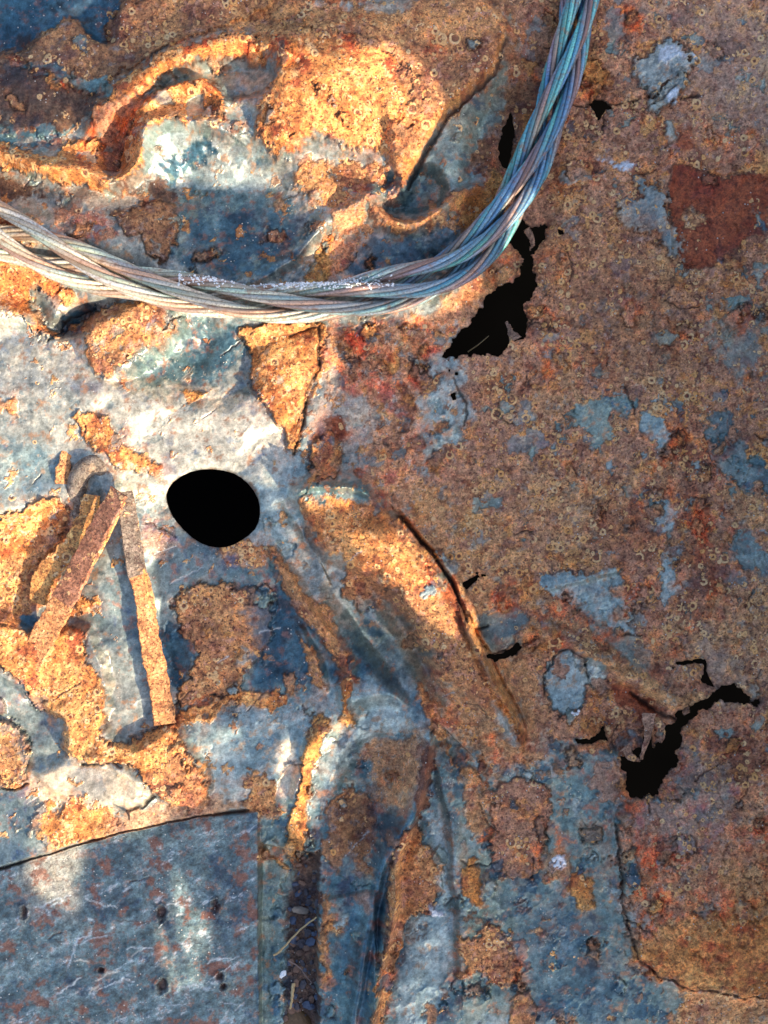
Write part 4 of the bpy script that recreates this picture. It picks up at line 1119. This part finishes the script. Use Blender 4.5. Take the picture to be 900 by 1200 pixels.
tw = [((320, 1120, 328, 1115, 352, 1090, 372, 1072), 1.5, M_TWIG, 'pale straw slanting up to the right across the debris gap'),
      ((338, 1126, 350, 1133, 358, 1142, 366, 1152), 1.0, M_TWIG2, 'thin dark twig lying below the slanting straw'),
      ((344, 1152, 343, 1162, 342, 1172, 340, 1182), 2.3, M_TWIG, 'short yellow straw stub standing upright at the bottom of the gap')]
for c4, r, mt, lb in tw:
    pts = np.array(c4, float).reshape(-1, 2)
    z = np.array([hz(a, b) for a, b in pts]); z = np.maximum(z, z.mean()) + 6
    q, _ = resample(catmull(U(np.concatenate([pts, z[:, None]], 1)), False, 6), 24)
    q[:, 0] += np.sin(np.arange(24) * 1.3) * .35
    A = Acc(); co, f, _ = tube(q, np.linspace(r, r * .6, 24), 7); A.add(co, f)
    tag(A.obj('dry_twig', mt), lb, 'twig', 'dry twigs in the debris gap')
M_WHITE = simple("white_fleck", (.75, .78, .80), .5, .1)
chips = 0
for i in range(110):
    x = random.uniform(334, 372); y = random.uniform(1014, 1196)
    if x < 338 and y < 1090: continue
    r = random.uniform(1.5, 6.0)
    A = Acc(); A.add(*nugget((0, 0, 0), r, (random.uniform(.7, 1.6), random.uniform(.6, 1.1), .45), i, 4))
    o = A.obj('slag_chip', random.choice(M_PEB[:3] + M_PEB[:1]), None, False)
    o.location = W(x, y, hz(x, y) + r * .3)
    tag(o, 'small dark slag chip lying in the debris gap', 'chip', 'slag chips in the debris gap')
    o.rotation_euler = (random.uniform(-.5, .5), random.uniform(-.5, .5), 0)
A = Acc(); A.add(*nugget((0, 0, 0), 9, (1.3, .5, .25), 3, 6)); o = A.obj('leaf_scrap', simple("beige_scrap", (.24, .20, .16)), None, False)
o.location = W(352, 1070, hz(352, 1070) + 6); o.rotation_euler = (.3, .2, 1.2); tag(o, 'curled grey-beige scrap above the slanting straw', 'scrap')
A = Acc(); A.add(*nugget((0, 0, 0), 4, (1.3, .8, .4), 12, 8)); o = A.obj('paint_chip', M_WHITE, None, False)
o.location = W(331, 1143, hz(331, 1143) + 3); tag(o, 'bright bluish white chip left of the debris gap', 'chip')
A = Acc(); A.add(*nugget((0, 0, 0), 26, (1.1, 1.0, .5), 21, 22, .06)); o = A.obj('bolt_head', simple("brown_bolt", (.12, .07, .03), .45), None)
o.location = W(341, 1210, hz(341, 1199) - 4); tag(o, 'dark brown rounded bolt head cut by the bottom edge', 'bolt')
M_SHARD = surface_material("torn_rust_shard", False, (.34, .20, .13), .2)
for path, wd, tl in (([(762, 836, -2), (760, 862, -8), (755, 892, -20)], [16, 10, 6], [0, 25, 40]), ([(772, 846, -3), (778, 858, -9), (776, 872, -18)], [9, 7, 3], [10, -20, -30]),
                     ([(732, 876, -2), (742, 888, -8), (752, 894, -16)], [14, 9, 4], [0, 20, 20]), ([(604, 398, -2), (598, 386, -10), (594, 376, -18)], [14, 8, 3], [0, 10, 30]),
                     ([(617, 268, -1), (624, 280, -8), (622, 292, -16)], [9, 7, 3], [0, -20, -30]), ([(806, 836, -2), (800, 826, -9), (792, 822, -15)], [10, 7, 3], [0, 20, 20])):
    ribbon(path, wd, tl, 1.6, 30, 1.4, int(path[0][0]), M_SHARD, 'torn_shard', sheet)
A = Acc(); q, _ = resample(U(np.array([(550, 409, -46), (562, 401, -42), (575, 390, -44)], float)), 10); co, f, _ = tube(q, np.linspace(.8, .5, 10), 6); A.add(co, f)
tag(A.obj('dry_straw', M_TWIG), 'faint thin straw seen down inside the torn hole below the rope', 'straw')
# salt scabs that stand on the sheet
for i, (x, y, r, lb) in enumerate(((654, 1009, 6, 'round white salt blob on the teal metal'), (508, 1066, 5, 'pair of white salt blobs beside the tall fold'), (675, 835, 4, 'small white crystal at the foot of the blue shield patch'))):
    A = Acc()
    for k in range(9):
        dx, dy = random.gauss(0, r * .55), random.gauss(0, r * .55)
        A.add(*nugget((dx, dy, 0), r * random.uniform(.25, .6), (1, 1, .5), i * 20 + k, 7))
    o = A.obj('salt_blob', M_WHITE); o.location = W(x, y, hz(x, y) + 1); tag(o, lb, 'salt')
# thin sliver casting its shadow on the cream leaf
A = Acc(); q, _ = resample(U(np.array([(152, 946, hz(152, 946)), (156, 950, hz(152, 946) + 14), (158, 953, hz(152, 946) + 30)], float)), 8)
co, f, _ = tube(q, np.linspace(2.4, .7, 8), 6); A.add(co, f)
tag(A.obj('metal_sliver', M_PEB[2]), 'thin upright sliver of metal at the foot of the cream leaf', 'sliver')

# ---------------------------------------------------------------- added unseen sun blocker that shades half of the place
# It stands on edge to the right, outside the picture; its openings are shaped to place the sun patches.
PX = 1180.0
def to_blocker(p):
    t = (PX - p[:, 0]) / sund[0]
    yw = (600 - p[:, 1]) + sund[1] * t
    return np.stack([yw, sund[2] * t], 1)
LIT = [
 "-500,135 0,150 55,145 85,120 125,75 190,38 260,20 330,32 370,22 420,34 462,62 478,110 470,165 458,205 445,245 400,285 350,300 345,240 312,224 200,224 190,205 150,226 60,220 0,205 -500,190",
 "-500,232 0,240 60,262 110,296 160,312 280,336 400,338 480,330 560,312 540,345 480,362 400,374 378,384 380,440 358,500 345,545 300,545 240,545 195,585 172,640 172,760 185,842 262,838 262,850 225,870 215,905 170,925 178,950 150,975 92,985 88,1050 66,1062 34,1040 22,985 0,975 -500,960",
 "355,582 385,588 432,586 478,622 520,680 540,730 500,715 440,680 400,650 372,625",
 "316,860 352,836 388,826 384,870 366,940 348,985 328,935",
 "196,1036 214,1034 228,1136 212,1142", "178,1098 192,1094 206,1144 192,1152", "222,1068 238,1066 240,1112 230,1114",
 "545,200 578,196 585,250 560,272 548,240",
]
blocker = thing('added_sun_blocker', 'added upright sun blocker outside the view, its openings shaped for the sun patches', 'metal sheet')
# rasterise the cut-out blocker on its own grid
wy = np.arange(-2700, 1500, 4.0, dtype=np.float32); wz = np.arange(-40, 1420, 4.0, dtype=np.float32)
GYw, GZw = np.meshgrid(wy, wz)
open_d = np.full(GYw.shape, 1e3, np.float32)
jx = fbm(GYw, GZw, 40, 3, 300) * 6; jy = fbm(GYw, GZw, 40, 3, 310) * 6
for s in LIT:
    q = to_blocker(catmull(P(s), True, 2)).astype(np.float32)
    open_d = np.minimum(open_d, seg_d(GYw + jx, GZw + jy, q, True))
tpar = GZw / sund[2]
pxw = PX - tpar * sund[0]; pyw = 600 - (GYw - sund[1] * tpar)
keep = open_d > 0
keep &= (pxw + 3 * jx > -70) & (pyw + 3 * jy > -60) & (pyw + 3 * jx < 1270) & (pxw < 1300)
vid = np.arange(GYw.size).reshape(GYw.shape)
kf = keep[:-1, :-1] & keep[1:, :-1] & keep[:-1, 1:] & keep[1:, 1:]
ogy, ogx = np.gradient(open_d, wz, wy); on = np.maximum(ogx ** 2 + ogy ** 2, .2)
ins = np.abs(open_d) < 0
GY2 = np.where(ins, GYw - np.clip(open_d * ogx / on, -7, 7), GYw); GZ2 = np.where(ins, GZw - np.clip(open_d * ogy / on, -7, 7), GZw)
xx = PX - 450 + 0 * GYw
fr = np.stack([vid[:-1, :-1][kf], vid[:-1, 1:][kf], vid[1:, 1:][kf], vid[1:, :-1][kf]], -1)
used = np.unique(fr); rm = np.zeros(GYw.size, np.int64); rm[used] = np.arange(len(used))
cow = np.stack([xx, GY2, GZ2], -1).reshape(-1, 3)[used] * S
me = build_mesh('blocker_cutout', cow, rm[fr], simple("blocker_grey", (.30, .27, .25)), smooth_=False)
o = bpy.data.objects.new('blocker_cutout', me); COL.objects.link(o); o.parent = blocker
sm_ = o.modifiers.new("thickness", 'SOLIDIFY'); sm_.thickness = .002; sm_.offset = 1
print("verts", NX * NY, "labels", len(names))
